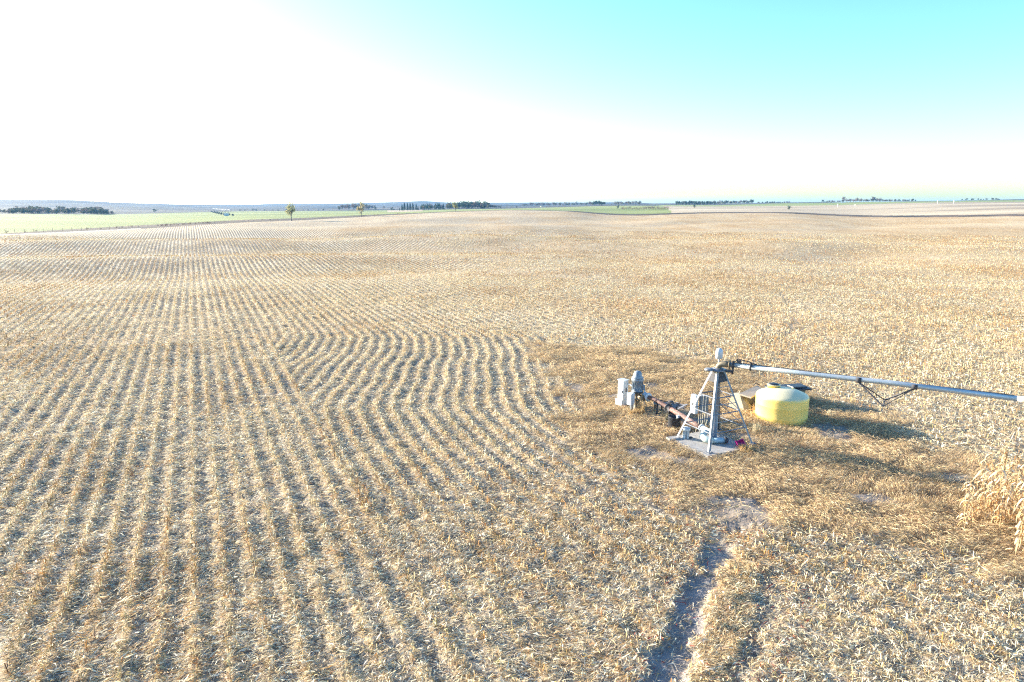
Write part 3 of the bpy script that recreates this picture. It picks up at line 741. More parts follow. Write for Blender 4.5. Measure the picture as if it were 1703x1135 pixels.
# control panel boxes hung on the tower's far left side
rzp = math.atan2(E2.y, E2.x)
pc = foot[1].lerp(foot[2], .46); pc = V3(pc.x, pc.y, 0)
mb = MB(); mb.box((pc.x - .14, pc.y + .02, ZS + 1.42), (.16, .34, .86), rzp, bev=.015); cb = mb.build('control_box', white_paint, piv)
mb = MB(); mb.box((pc.x - .245, pc.y - .02, ZS + 1.42), (.02, .05, .12), rzp); mb.build('handle', dark_steel, cb)
for k in range(3):
    q = pc + E2 * (.14 + .17 * k) - E1 * .06
    mb = MB(); mb.box((q.x, q.y, ZS + 1.40), (.11, .14, .84 - .05 * k), rzp, bev=.01); mb.build('switch_box', grey_paint, piv)
q = pc + E2 * .1
for k in range(4):
    mb = MB(); x0 = q + E2 * (.02 + .12 * k)
    mb.tube([V3(x0.x, x0.y, ZS + .9), V3(x0.x + .01, x0.y, ZS + .55), V3(x0.x + .08, x0.y - .02, ZS + .33 - .03 * k), V3(x0.x + .24, x0.y, ZS + .36), V3(x0.x + .29, x0.y, ZS + .6), V3(x0.x + .30, x0.y, ZS + .9)] if k % 2 else
            [V3(x0.x, x0.y, ZS + .9), V3(x0.x, x0.y, ZS + .5), V3(x0.x - .10, x0.y - .05, ZS + .25), V3(x0.x - .16, x0.y - .1, ZS + .04)], .009, 7)
    mb.build('hose', cable_m, piv)
# inlet bend at the riser foot: white collar
# ---------------------------------------------------------------- supply pipe from pump to pivot
G0 = gz(7.2, 32.6)
sup = thing('supply_pipe', 'long rusty red pipe running from the pump down to the tower foot', 'pipe', (7.7, 31.5, G0))
path1 = [V3(6.72, 33.45, G0 + .86), V3(7.10, 32.95, G0 + .84), V3(7.62, 32.25, G0 + .66), V3(7.80, 31.8, ZS + .50)]
mb = MB(); mb.tube(path1, .105, 16); p1 = mb.build('upper_pipe', rust, sup)
path2 = [V3(7.72, 31.75, ZS + .52), V3(8.45, 29.95, ZS + .36), V3(8.60, 29.55, ZS + .33)]
mb = MB(); mb.tube(path2, [.11, .125, .125], 16); mb.build('lower_pipe', rust, sup)
mb = MB(); mb.tube([V3(8.60, 29.55, ZS + .33), V3(8.78, 29.1, ZS + .31), CT + V3(0, 0, ZS + .30)], .13, 16); mb.lathe(V3(8.60, 29.55, ZS + .33), [(.12, -.03), (.165, -.03), (.165, .03), (.12, .03)], 18, axis=(.18, -.45, 0)); mb.build('white_coupling', white_plastic, sup)
mb = MB(); mb.lathe(V3(6.80, 33.35, G0 + .86), [(.10, -.16), (.19, -.16), (.19, .0), (.14, .01), (.14, .12), (.22, .12), (.22, .17), (.10, .17)], 22, axis=(.55, -.75, -.05)); mb.build('flange', white_plastic, sup)
mb = MB(); mb.lathe(V3(7.74, 32.05, G0 + .60), [(.12, -.22), (.20, -.22), (.20, -.17), (.15, -.15), (.17, 0), (.15, .15), (.20, .17), (.20, .22), (.12, .22)], 20, axis=(.15, -.45, -.2)); mb.tube([V3(7.74, 32.05, G0 + .75), V3(7.74, 32.05, G0 + .98)], .03, 8); mb.lathe(V3(7.74, 32.05, G0 + .98), [(.02, -.02), (.13, -.02), (.13, .02), (.02, .02)], 16); mb.build('check_valve', dark_steel, sup)
for (xx, yy, hh) in ((7.25, 32.78, .72), (7.62, 32.27, .52)):
    mb = MB(); mb.box((xx, yy, G0 + hh * .5), (.07, .07, hh), .4); mb.box((xx, yy, G0 + hh), (.34, .09, .05), -.95 + 1.57); mb.build('pipe_stand', dark_steel, sup)
# low steel frame next to the pipe with a sheet on it
fr = thing('steel_frame', 'low dark steel table frame on the dusty pad between pump and tower', 'steel frame', (7.9, 33.2, G0))
for (xx, yy) in ((7.35, 33.75), (8.30, 33.05), (7.75, 32.55), (7.55, 33.05)):
    mb = MB(); mb.box((xx, yy, G0 + .25), (.06, .06, .5), .4); mb.build('leg', dark_steel, fr)
mb = MB(); mb.prism([V3(7.30, 33.85, G0 + .50), V3(8.40, 33.02, G0 + .50), V3(8.08, 32.45, G0 + .48), V3(7.15, 33.2, G0 + .50)], (0, 0, .03)); mb.build('top_sheet', surf_mat('dusty_steel_sheet', (.10, .09, .09), (.22, .19, .17), 2.5, .7, .1, 0, (.34, .28, .23), .3), fr)
mb = MB(); mb.tube([V3(7.30, 33.9, G0 + .56), V3(8.42, 33.05, G0 + .56)], .025, 6); mb.tube([V3(8.42, 33.05, G0 + .56), V3(8.10, 32.42, G0 + .56)], .025, 6); mb.build('rail', dark_steel, fr)
ps = MB(); ps.prism([V3(6.2, 33.9, G0 - .2), V3(8.9, 34.35, G0 - .2), V3(9.3, 33.0, G0 - .2), V3(7.6, 31.9, G0 - .2), V3(6.7, 32.5, G0 - .2)], (0, 0, .27))
tag(ps.build('pump_pad', pad_conc, loc=(7.6, 33.2, G0)), 'dusty grey concrete pad below the pump and the wooden pallet', 'concrete pad')
pl = thing('wooden_pallet', 'broken silver grey wooden pallet lying on the pump pad', 'pallet', (8.35, 34.0, G0 + .08), )
ax = Vector((.80, -.60, 0)).normalized(); ay = Vector((.60, .80, 0)).normalized()
pc0 = V3(8.25, 33.85, G0 + .10)
for k in range(2):
    q = pc0 + ax * (-.05) + ay * (k * 1.0 - .3)
    mb = MB(); mb.box((q.x, q.y, G0 + .13), (1.0, .09, .10), math.atan2(ax.y, ax.x)); mb.build('bearer', grey_wood, pl)
for k in range(5):
    if k == 3: continue
    q = pc0 + ax * (-.5 + k * .24) + ay * .2
    mb = MB(); mb.box((q.x, q.y, G0 + .20), (.11, 1.15, .025), math.atan2(ax.y, ax.x) + random.uniform(-.05, .05), ry=random.uniform(-.02, .02)); mb.build('slat', grey_wood, pl)

# ---------------------------------------------------------------- pump, cabinets
gp = gz(6.35, 33.55)
pm = thing('pump_motor', 'blue grey vertical pump motor with a domed cap on its well head', 'pump', (6.38, 33.6, gp))
PMc = V3(6.38, 33.6, gp)
mb = MB(); mb.lathe(PMc, [(.30, -.1), (.30, .05), (.17, .08), (.15, .55), (.17, .62), (.24, .66), (.24, .72), (.16, .74), (.16, .95), (.25, .97), (.25, 1.02)], 24)
mb.lathe(PMc + V3(.1, -.12, .80), [(.13, 0), (.13, .25), (.18, .25), (.18, .30)], 20, axis=(.55, -.75, 0)); mb.build('discharge_head', brass, pm)
mb = MB(); mb.lathe(PMc, [(.26, 1.02), (.28, 1.05), (.28, 1.10), (.24, 1.12), (.25, 1.60), (.30, 1.63), (.31, 1.72), (.24, 1.80)], 28)
for k in range(14):
    t = k / 14 * 2 * math.pi; mb.box(PMc + V3(math.cos(t) * .265, math.sin(t) * .265, 1.36), (.05, .014, .44), t)
mb.build('motor_body', motor_grey, pm)
mb = MB(); mb.lathe(PMc, [(.29, 1.76), (.30, 1.80), (.22, 1.88), (.21, 1.98), (.17, 2.08), (.08, 2.13), (.01, 2.14)], 28); mb.build('motor_cap', motor_grey, pm)
mb = MB(); mb.box(PMc + V3(.30, -.02, 1.28), (.14, .16, .24), .3, bev=.01); mb.build('terminal_box', grey_paint, pm)
mb = MB(); mb.lathe(PMc, [(.285, 1.02), (.30, 1.02), (.30, 1.10), (.285, 1.10)], 24); mb.build('band', black_plastic, pm)
for (dx, dy) in ((.30, -.12), (.34, -.02), (-.22, -.28)):
    mb = MB(); mb.tube([PMc + V3(dx, dy, 1.25), PMc + V3(dx * 1.25, dy * 1.3, 1.0), PMc + V3(dx * 1.1, dy * 1.5, .5), PMc + V3(dx, dy * 1.8, .0)], .02, 7); mb.build('conduit', white_plastic, pm)
mb = MB(); mb.tube([V3(5.98, 34.2, gp + 1.30), V3(6.12, 34.0, gp + 1.28), V3(6.2, 33.75, gp + 1.22)], .03, 8); mb.build('junction_conduit', white_plastic, pm)

cz = gz(5.75, 34.4)
cab = thing('electrical_cabinet', 'tall white electrical cabinet standing left of the pump', 'cabinet', (5.8, 34.45, cz))
crz = math.radians(38)
def lp(c, dx, dy, z, rz): return V3(c[0] + dx * math.cos(rz) - dy * math.sin(rz), c[1] + dx * math.sin(rz) + dy * math.cos(rz), z)
cc_ = (5.80, 34.45)
mb = MB(); mb.box((cc_[0], cc_[1], cz + .82), (.34, .42, 1.34), crz, bev=.012); mb.build('body', white_paint, cab)
mb = MB(); p = lp(cc_, -.178, 0, cz + .86, crz); mb.box(p, (.02, .38, 1.20), crz, bev=.006); dr = mb.build('door', white_paint, cab)
mb = MB(); p = lp(cc_, -.20, -.13, cz + .90, crz); mb.box(p, (.03, .03, .14), crz); mb.build('handle', dark_steel, dr)
mb = MB(); p = lp(cc_, .0, -.222, cz + 1.0, crz); mb.box(p, (.05, .03, .22), crz); mb.build('switch_lever', dark_steel, cab)
mb = MB(); p = lp(cc_, 0, 0, cz + 1.505, crz); mb.box(p, (.40, .48, .03), crz); mb.build('rain_cap', white_paint, cab)
for s_ in (-1, 1):
    mb = MB(); p = lp(cc_, .10, .15 * s_, cz + .05, crz); mb.box(p, (.06, .06, .25), crz); mb.build('leg', dark_steel, cab)
mb = MB(); p = lp(cc_, -.02, .06, cz + .30, crz); mb.box(p, (.46, .46, .34), crz, bev=.01); mb.build('base_box', white_paint, cab)
c2 = (6.03, 33.35); g2 = gz(*c2)
bx = thing('junction_box', 'small white junction box on a short grey post in front of the pump', 'electrical box', (c2[0], c2[1], g2))
mb = MB(); mb.box((c2[0], c2[1], g2 + .74), (.26, .30, .62), crz, bev=.012); mb.build('body', white_paint, bx)
mb = MB(); p = lp(c2, -.14, 0, g2 + .74, crz); mb.box(p, (.015, .27, .55), crz); mb.build('door', white_paint, bx)
mb = MB(); mb.box((c2[0] + .03, c2[1] - .02, g2 + .22), (.10, .10, .50), crz); mb.build('post', grey_paint, bx)

# ---------------------------------------------------------------- yellow tank
TX, TY = 13.33, 32.45; tz = gz(TX, TY) - .10
tk = thing('yellow_tank', 'squat yellow plastic tank with a dusty domed top standing in the dry grass', 'tank', (TX, TY, tz))
TZ0 = V3(TX, TY, tz)
ym = tank_mat('yellow_poly', (.76, .53, .12), (.82, .60, .17), .7)
mb = MB(); mb.lathe(TZ0, [(1.12, 0), (1.19, .03), (1.22, .10), (1.225, .34), (1.229, .36), (1.229, .40), (1.225, .42), (1.23, .88), (1.234, .90), (1.234, .94), (1.23, .96), (1.235, 1.24), (1.225, 1.33), (1.17, 1.40), (1.02, 1.47), (.80, 1.56), (.55, 1.63), (.30, 1.67), (.02, 1.68)], 64)
mb.build('body', ym, tk)
mw = TZ0 + V3(-.30, .42, 1.50)
mb = MB(); mb.lathe(mw, [(.30, -.05), (.30, .22), (.32, .22), (.32, .27)], 28); neck = mb.build('manway', ym, tk)
mb = MB(); mb.lathe(mw, [(.10, .24), (.25, .27), (.255, .29), (.20, .315), (.02, .33)], 28); mb.build('lid', black_plastic, neck)
mb = MB(); mb.lathe(TZ0 + V3(.55, .15, 1.58), [(.06, 0), (.06, .08), (.04, .10)], 12); mb.build('vent_cap', ym, tk)

# ---------------------------------------------------------------- concrete box with lid behind the tank, dark sheet
bz = gz(12.2, 34.3)
cbx = thing('concrete_box', 'stained concrete box with a tan board lid left of the yellow tank', 'concrete box', (12.3, 34.3, bz))
mb = MB(); mb.prism([V3(11.25, 34.35, bz - .2), V3(11.95, 33.35, bz - .2), V3(12.15, 33.55, bz + .30), V3(11.75, 34.05, bz + .95), V3(11.5, 34.45, bz + .8)], (.16, .12, 0)); mb.build('end_wall', old_concrete, cbx)
mb = MB(); mb.prism([V3(11.9, 34.0, bz - .2), V3(13.4, 35.05, bz - .2), V3(13.4, 35.05, bz + .72), V3(11.9, 34.0, bz + .72)], (-.1, .14, 0)); mb.build('side_wall', old_concrete, cbx)
mb = MB(); mb.prism([V3(12.95, 33.9, bz - .2), V3(13.5, 34.4, bz - .2), V3(13.5, 34.4, bz + .66), V3(12.95, 33.9, bz + .5)], (-.1, .12, 0)); mb.build('inner_wall', old_concrete, cbx)
lidp = [V3(*g(1229, 655, bz + .95), bz + .95), V3(*g(1249, 661, bz + .92), bz + .92), V3(*g(1271, 648, bz + .90), bz + .90), V3(*g(1259, 641, bz + .95), bz + .95)]
mb = MB(); mb.prism(lidp, (0, 0, -.07)); mb.build('lid', board, cbx)
mb = MB(); q = lidp[3]; mb.tube([q + V3(-.25, -.15, .02), q + V3(-.1, -.02, .12), q + V3(.12, -.1, .03)], .025, 6); mb.build('lid_loop', dark_steel, cbx)
ds = thing('covered_stack', 'dark flat sheet lying on a block stack behind the yellow tank', 'stack', (14.7, 35.3, gz(14.7, 35.3)))
dz = gz(14.7, 35.3)
mb = MB(); mb.box((14.7, 35.35, dz + .38), (1.7, .9, .76), .12, bev=.02); mb.build('blocks', old_concrete, ds)
mb = MB(); mb.box((14.75, 35.3, dz + .82), (2.1, 1.1, .09), .12, ry=-.03, bev=.02); mb.box((15.2, 35.2, dz + .92), (.9, .5, .10), .3, ry=.05, bev=.03); mb.build('sheet', black_plastic, ds)

# ---------------------------------------------------------------- small things at the tower
bkz = ZS - .05
bk = thing('black_barrel', 'cut down black barrel holding a white jug beside the rusty pipe', 'barrel', (7.70, 30.95, bkz))
mb = MB(); mb.lathe((7.70, 30.95, bkz), [(.27, -.1), (.29, 0), (.30, .46), (.31, .48), (.285, .48), (.27, .04), (.01, .03)], 28); mb.build('body', black_plastic, bk)
jg = MB(); jg.lathe((7.88, 30.95, bkz + .10), [(.10, 0), (.12, .02), (.12, .26), (.06, .34), (.045, .36), (.045, .42)], 18); jg.box((7.88, 30.95, bkz + .50), (.20, .16, .06), .3, bev=.02)
tag(jg.build('white_jug', white_plastic, loc=(7.88, 30.95, bkz + .1)), 'white plastic jug standing inside the black barrel', 'jug')
dp = V3(7.78, 29.12, ZS)
dm = thing('filter_pot', 'grey white upright filter pot next to the left tower leg', 'filter', tuple(dp))
mb = MB(); mb.lathe(dp, [(.15, 0), (.16, .02), (.145, .05), (.145, .36), (.19, .38), (.19, .48), (.15, .50), (.02, .52)], 24); mb.build('body', white_plastic, dm)
mb = MB(); mb.lathe(dp + V3(.12, -.02, .02), [(.035, 0), (.035, .34)], 10); mb.lathe(dp + V3(-.02, -.14, .02), [(.03, 0), (.03, .34)], 10); mb.build('tube', grey_paint, dm)
mb = MB(); mb.box(dp + V3(.22, .0, .03), (.16, .12, .05), .3, bev=.01); mb.build('valve', dark_steel, dm)
fb = MB(); q = foot[1]; fb.box((q.x - .16, q.y - .12, ZS + .01), (.55, .34, .10), .3, bev=.03)
tag(fb.build('concrete_chunk', concrete, loc=(q.x - .1, q.y, ZS)), 'small broken concrete chunk at the left tower foot', 'concrete chunk')
gb = thing('grey_drain_pipe', 'pale green elbow with a blue grey pipe end lying on the slab', 'pipe', (8.75, 28.45, ZS))
arc = [V3(8.62, 28.95, ZS + .30)]
for k in range(9):
    t = k / 8 * math.pi * .62; arc.append(V3(8.60 - .22 * math.sin(t * 1.4) , 28.90 - .26 * (1 - math.cos(t)) - .0, ZS + .30 - .14 * (k / 8)))
arc = [V3(8.66, 29.02, ZS + .33), V3(8.50, 28.88, ZS + .28), V3(8.42, 28.68, ZS + .22), V3(8.46, 28.50, ZS + .18), V3(8.60, 28.40, ZS + .16), V3(8.78, 28.38, ZS + .15)]
mb = MB(); mb.tube(arc, [.12, .14, .15, .15, .145, .135], 18); mb.build('elbow', pvc_green, gb)
mb = MB(); mb.tube([V3(8.76, 28.38, ZS + .15), V3(9.30, 28.42, ZS + .15)], .115, 18); pp = mb.build('pipe', blue_pipe, gb)
mb = MB(); mb.lathe(V3(9.30, 28.42, ZS + .15), [(.05, -.02), (.14, -.02), (.14, .10), (.10, .10), (.09, .15), (.02, .15)], 18, axis=(1, .07, 0)); mb.build('end_cap', dark_steel, pp)
vb = MB(); vb.lathe(V3(8.95, 29.35, ZS + .40), [(.08, 0), (.09, .05), (.07, .12), (.02, .15)], 14)
# magenta scoop with a long wooden handle
sc_ = g(1232, 738, ZS + .12); sz_ = gz(*sc_) + .12
shv = thing('grain_scoop', 'magenta plastic scoop shovel with a long wooden handle lying in the grass', 'shovel', (sc_[0], sc_[1], sz_))
B = V3(sc_[0], sc_[1], sz_ + .05)
mb = MB(); mb.box(B + V3(0, 0, .02), (.34, .30, .02), .2, ry=-.25, rx=.5, bev=.004); mb.box(B + V3(-.16, .02, .08), (.02, .30, .14), .2, ry=-.25, rx=.5); mb.box(B + V3(.16, .05, .10), (.02, .30, .14), .2, ry=-.25, rx=.5); mb.box(B + V3(.0, .15, .16), (.34, .02, .16), .2, ry=-.25, rx=.5)
mb.build('blade', magenta, shv)
mb = MB(); mb.tube([B + V3(.03, -.10, -.02), B + V3(.10, -.20, -.04)], [.06, .03], 10); mb.build('socket', redplastic, shv)
he = g(1266, 752, sz_ - .05)
mb = MB(); mb.tube([B + V3(.08, -.18, -.02), V3(he[0], he[1], gz(*he) + .16)], .018, 8); mb.build('handle', handle_wood, shv)

# a few wiry weeds and small grass tufts around the pump and tower
def tuft(name, x, y, h, n, cols, label, cat, spread=.25, group=None):
    z = gz(x, y); a = rng.random(n) * 2 * math.pi
    P = np.stack([x + rng.normal(0, spread * .3, n), y + rng.normal(0, spread * .3, n), np.full(n, z)], -1)
    k = 4; Vt = np.zeros((n, k, 2, 3), np.float32); H = h * rng.uniform(.5, 1, n); W = rng.uniform(.008, .02, n); out_ = rng.uniform(.1, 1, n) * spread
    for i in range(k):
        t = i / (k - 1); rr = out_ * t ** 1.6; droop = H * (t - .35 * t ** 3 * (out_ / spread))
        for j, s in enumerate((-1, 1)):
            Vt[:, i, j, 0] = P[:, 0] + np.cos(a) * rr - np.sin(a) * W * s * (1 - t * .8)
            Vt[:, i, j, 1] = P[:, 1] + np.sin(a) * rr + np.cos(a) * W * s * (1 - t * .8)
            Vt[:, i, j, 2] = P[:, 2] + droop
    b = (np.arange(n) * k * 2)[:, None]
    Fq = np.stack([b + np.array([[2*i, 2*i+1, 2*i+3, 2*i+2]]) for i in range(k - 1)], 1).reshape(-1, 4)
    cc = palette(n, cols, [1] * len(cols), .15)
    o = raw_mesh(name, Vt.reshape(-1, 3) - np.array([x, y, z], np.float32), Fq, MSTRIP, np.repeat(cc, k * 2, axis=0)); o.location = (x, y, z)
    return tag(o, label, cat, group)
MSTRIP = strip_mat('weed_stem', .3)
WC = [(.55, .38, .18), (.68, .52, .30), (.42, .28, .14)]
tuft('dead_weed', 6.52, 33.0, .95, 55, WC, 'tall dry tan weed in front of the pump motor', 'weed', .30)
tuft('dead_weed', 7.55, 31.95, .65, 60, [(.22, .20, .16), (.30, .27, .20), (.16, .14, .11)], 'dark grey scrubby weed at the pipe bend behind the barrel', 'weed', .35)
tuft('dead_weed', 6.10, 32.95, .5, 110, WC, 'short yellow weed at the foot of the junction box', 'weed', .35)
tuft('dead_weed', 12.45, 33.4, .7, 160, WC, 'rusty tan weed between the concrete box and the tank', 'weed', .35)
tuft('dead_weed', 9.95, 27.75, .45, 220, WC, 'low golden weed hanging over the slab below the scoop', 'weed', .45)
tuft('dead_weed', 11.3, 30.1, .7, 60, [(.6, .55, .42), (.5, .42, .3)], 'pale wispy weed behind the right tower foot', 'weed', .3)
tuft('dead_weed', 15.9, 32.9, .5, 40, [(.7, .65, .5), (.5, .42, .3)], 'thin pale weed in the shade right of the tank', 'weed', .25)

# ---------------------------------------------------------------- standing corn
corn_stalk_m = strip_mat('corn_stalk', .1); corn_leaf_m = strip_mat('corn_leaf', .2)
def corn_proto(seed):
    r = np.random.default_rng(seed); H = r.uniform(1.45, 2.0)
    lean = r.normal(0, .10, 2); nseg = 6
    pts = [np.array([lean[0] * H * (i / nseg) ** 1.6, lean[1] * H * (i / nseg) ** 1.6, H * i / nseg]) for i in range(nseg + 1)]
    vs = []; fs = []; sd = 5
    for i, p in enumerate(pts):
        for k in range(sd):
            a = 2 * math.pi * k / sd; rr = .016 * (1 - .55 * i / nseg); vs.append([p[0] + rr * math.cos(a), p[1] + rr * math.sin(a), p[2]])
    for i in range(nseg):
        for k in range(sd): fs.append([i * sd + k, i * sd + (k + 1) % sd, (i + 1) * sd + (k + 1) % sd, (i + 1) * sd + k])
    stalk = (np.array(vs), np.array(fs), np.tile(np.array(STRAW) * .9, (len(vs), 1)))
    vs = []; fs = []; cs = []
    nl = r.integers(13, 18)
    for q in range(nl):
        t = .12 + .86 * q / nl; p0 = pts[0] * 0 + np.array([lean[0] * H * t ** 1.6, lean[1] * H * t ** 1.6, H * t])
        az = r.random() * 6.28; L = r.uniform(.35, .70); w = r.uniform(.02, .042); rise = r.uniform(.0, .16); drop = r.uniform(.4, .95)
        c = np.array([CREAM, STRAW, WHITE, ORANGE, TAN][r.choice(5, p=[.20, .34, .05, .21, .20])]) * r.uniform(.85, 1.15)
        k = 6; b = len(vs); tw = r.uniform(-1.5, 1.5); curl = r.uniform(-.8, .8)
        for i in range(k):
            u = i / (k - 1); out_ = L * .55 * (1 - (1 - u) ** 2.2); z = rise * math.sin(min(1, u * 2.2) * math.pi / 1.4) - drop * L * max(0, u - .22) ** 1.2
            azz = az + curl * u
            for s in (-1, 1):
                hw = w * (1 - .75 * u ** 2) * s; rl = tw * u
                vs.append([p0[0] + math.cos(azz) * out_ - math.sin(azz) * hw * math.cos(rl), p0[1] + math.sin(azz) * out_ + math.cos(azz) * hw * math.cos(rl), max(.02, p0[2] + z + hw * math.sin(rl))]); cs.append(np.clip(c, 0, .9))
        for i in range(k - 1): fs.append([b + 2*i, b + 2*i+1, b + 2*i+3, b + 2*i+2])
    # an ear hanging with its husk
    return stalk, (np.array(vs), np.array(fs), np.array(cs))
protos = []
for k in range(7):
    st, lf = corn_proto(200 + k)
    a_ = raw_mesh('stalk', st[0], st[1], corn_stalk_m, st[2], smooth=True, link=False); b_ = raw_mesh('leaves', lf[0], lf[1], corn_leaf_m, lf[2], link=False)
    protos.append((a_, b_))
def corn_plant(x, y, label, group, sc=1.0):
    a_, b_ = protos[rng.integers(len(protos))]
    r_ = bpy.data.objects.new('corn_plant', None); COL.objects.link(r_); r_.location = (x, y, gz(x, y) - .02); r_.rotation_euler = (rng.normal(0, .06), rng.normal(0, .06), rng.random() * 6.28); s = sc * rng.uniform(.82, 1.08); r_.scale = (s, s, s)
    tag(r_, label, 'corn plant', group)
    for src in (a_, b_):
        c_ = src.copy(); COL.objects.link(c_); c_.parent = r_
CP = [g(x_, y_) for x_, y_ in ((1596, 882), (1606, 862), (1632, 846), (1660, 836), (1703, 826), (1800, 850), (1800, 945), (1703, 938), (1686, 924), (1672, 892), (1646, 872), (1622, 872))]
cnt = 0; placed = []
while cnt < 125:
    x_ = rng.uniform(14.0, 21); y_ = rng.uniform(17.5, 24)
    if not pip(np.array([x_]), np.array([y_]), CP)[0]: continue
    if any((x_ - p[0]) ** 2 + (y_ - p[1]) ** 2 < .13 ** 2 for p in placed): continue
    placed.append((x_, y_)); cnt += 1
    corn_plant(x_, y_, 'dry straw coloured corn plant left standing in the clump by the right edge', 'unharvested dry corn plants at the right')
corn_plant(*g(1603, 884), 'single drooping dry corn plant standing apart at the left end of the clump', 'unharvested dry corn plants at the right', .85)

# ---------------------------------------------------------------- trees
bark = surf_mat('grey_bark', (.13, .11, .09), (.22, .19, .16), 3, .9, 0, .02, None, .3, .1)
def leafmat(name, c1, c2, tr=.25):
    m, nt, b, out = mat_new(name)
    oi = N(nt, 'ShaderNodeNewGeometry')
    col = ramp(nt, oi.outputs['Random Per Island'], [(.1, c1), (.9, c2)])
    nt.links.new(col, b.inputs['Base Color']); b.inputs['Roughness'].default_value = .85; b.inputs['Specular IOR Level'].default_value = .1
    t_ = N(nt, 'ShaderNodeBsdfTranslucent'); nt.links.new(col, t_.inputs['Color'])
    mx = N(nt, 'ShaderNodeMixShader'); mx.inputs[0].default_value = tr
    nt.links.new(b.outputs[0], mx.inputs[1]); nt.links.new(t_.outputs[0], mx.inputs[2]); nt.links.new(mx.outputs[0], out.inputs['Surface'])
    return m
LEAF = {'willow': leafmat('yellow_green_leaves', (.27, .28, .13), (.46, .43, .23)), 'gold': leafmat('golden_leaves', (.36, .32, .17), (.50, .42, .24)),
        'dark': leafmat('dark_green_leaves', (.035, .06, .03), (.09, .12, .055)), 'mixed': leafmat('olive_leaves', (.07, .085, .04), (.18, .16, .09)),
        'bare': leafmat('bare_twigs', (.15, .12, .10), (.28, .23, .19)), 'brown': leafmat('brown_leaves', (.12, .08, .06), (.22, .15, .11)), 'cedar': leafmat('cedar_needles', (.025, .05, .03), (.06, .09, .05))}
def tree_proto(kind, H, W, nleaf, leaf, seed, twigs=10):
    """returns (trunk mesh object, crown mesh object), unlinked, base at the origin"""
    r = random.Random(seed); mb = MB(); tips = []
    if kind == 'conifer':
        mb.tube([V3(0, 0, -.3), V3(0, 0, H * .5), V3(0, 0, H * .97)], [H * .03, H * .02, .02], 6)
    else:
        lean = V3(r.uniform(-.05, .05) * H, r.uniform(-.05, .05) * H, 0); fork = H * r.uniform(.14, .24)
        mb.tube([V3(0, 0, -.3), V3(0, 0, fork * .5), V3(0, 0, fork) + lean * .3], [H * .032, H * .026, H * .022], 7)
        nb = r.randint(4, 6) if twigs else 3
        for k in range(nb):
            a = k / nb * 6.28 + r.uniform(-.4, .4); top = H * r.uniform(.62, .97); sp_ = W * .5 * r.uniform(.25, .72) * (1.25 if top < H * .75 else .8)
            p0 = V3(0, 0, fork * r.uniform(.75, 1)) + lean * .3
            p1 = V3(math.cos(a) * sp_ * .5, math.sin(a) * sp_ * .5, fork + (top - fork) * .45); p2 = V3(math.cos(a) * sp_, math.sin(a) * sp_, top)
            mb.tube([p0, p1, p2], [H * .016, H * .010, H * .003], 5); 
            for j in range(max(1, twigs // 2)):
                t = r.uniform(.3, 1); q0 = p0.lerp(p1, t * 2) if t < .5 else p1.lerp(p2, t * 2 - 1)
                q1 = q0 + V3(r.uniform(-1, 1) * W * .22, r.uniform(-1, 1) * W * .22, r.uniform(.0, .16) * H)
                mb.tube([q0, q1], [H * .006, H * .002], 4, cap=False); tips.append(q1)
            tips.append(p2); tips.append(p1.lerp(p2, .5))
    bmesh.ops.recalc_face_normals(mb.bm, faces=mb.bm.faces); me = bpy.data.meshes.new('trunk'); mb.bm.to_mesh(me); mb.bm.free(); me.materials.append(bark)
    tr_ = bpy.data.objects.new('trunk', me)
    R = np.random.default_rng(seed)
    if kind == 'conifer':
        t = R.random(nleaf) ** .75; hz = H * (.06 + .94 * t); rad = W * .5 * (1 - t) ** .8 * (.55 + .45 * np.sqrt(R.random(nleaf))) * (.8 + .35 * np.sin(t * 40 + R.random()))
        a = R.random(nleaf) * 6.28; P = np.stack([np.cos(a) * rad, np.sin(a) * rad, hz], -1)
    else:
        cl = []
        for tp in tips: cl.append(tp)
        if kind == 'round':
            for k in range(14):
                a = R.random() * 6.28; e = R.uniform(-.3, 1); cl.append(V3(math.cos(a) * W * .38 * math.cos(e), math.sin(a) * W * .38 * math.cos(e), H * .52 + H * .36 * math.sin(e)))
        if kind == 'shrub':
            for k in range(10):
                a = R.random() * 6.28; q = R.random(); cl.append(V3(math.cos(a) * W * .4 * q, math.sin(a) * W * .4 * q, H * R.uniform(.2, .7)))
        cl = np.array([tuple(c) for c in cl]); ci = R.integers(len(cl), size=nleaf); cr = (W * R.uniform(.09, .19, len(cl)))[ci]
        d = R.normal(0, 1, (nleaf, 3)); d /= np.linalg.norm(d, axis=1)[:, None]
        P = cl[ci] + d * (cr * R.random(nleaf) ** .45)[:, None] * np.array([1, 1, .8]); P[:, 2] = np.maximum(P[:, 2], H * .04)
    u = R.normal(0, 1, (nleaf, 3)); u /= np.linalg.norm(u, axis=1)[:, None]; w = R.normal(0, 1, (nleaf, 3)); w -= u * (u * w).sum(1)[:, None]; w /= np.linalg.norm(w, axis=1)[:, None]
    s = H * R.uniform(.014, .034, nleaf) * (2.1 if nleaf < 900 else 1.15)
    s = s[:, None]; Vt = np.stack([P - u * s, P - w * s * .6, P + u * s, P + w * s * .6], 1).reshape(-1, 3)
    cr_ = raw_mesh('crown', Vt, (np.arange(nleaf) * 4)[:, None] + np.arange(4)[None, :], LEAF[leaf], link=False)
    return tr_, cr_
def plant(name, proto, x, y, label, cat, group=None, sc=1.0, sz=None, dz=0):
    z = gz(x, y); r_ = bpy.data.objects.new(name, None); COL.objects.link(r_); r_.location = (x, y, z + dz); r_.rotation_euler = (0, 0, rng.random() * 6.28)
    r_.scale = (sc, sc, sz if sz else sc); tag(r_, label, cat, group)
    for src in proto:
        c_ = src.copy(); COL.objects.link(c_); c_.parent = r_
    return r_
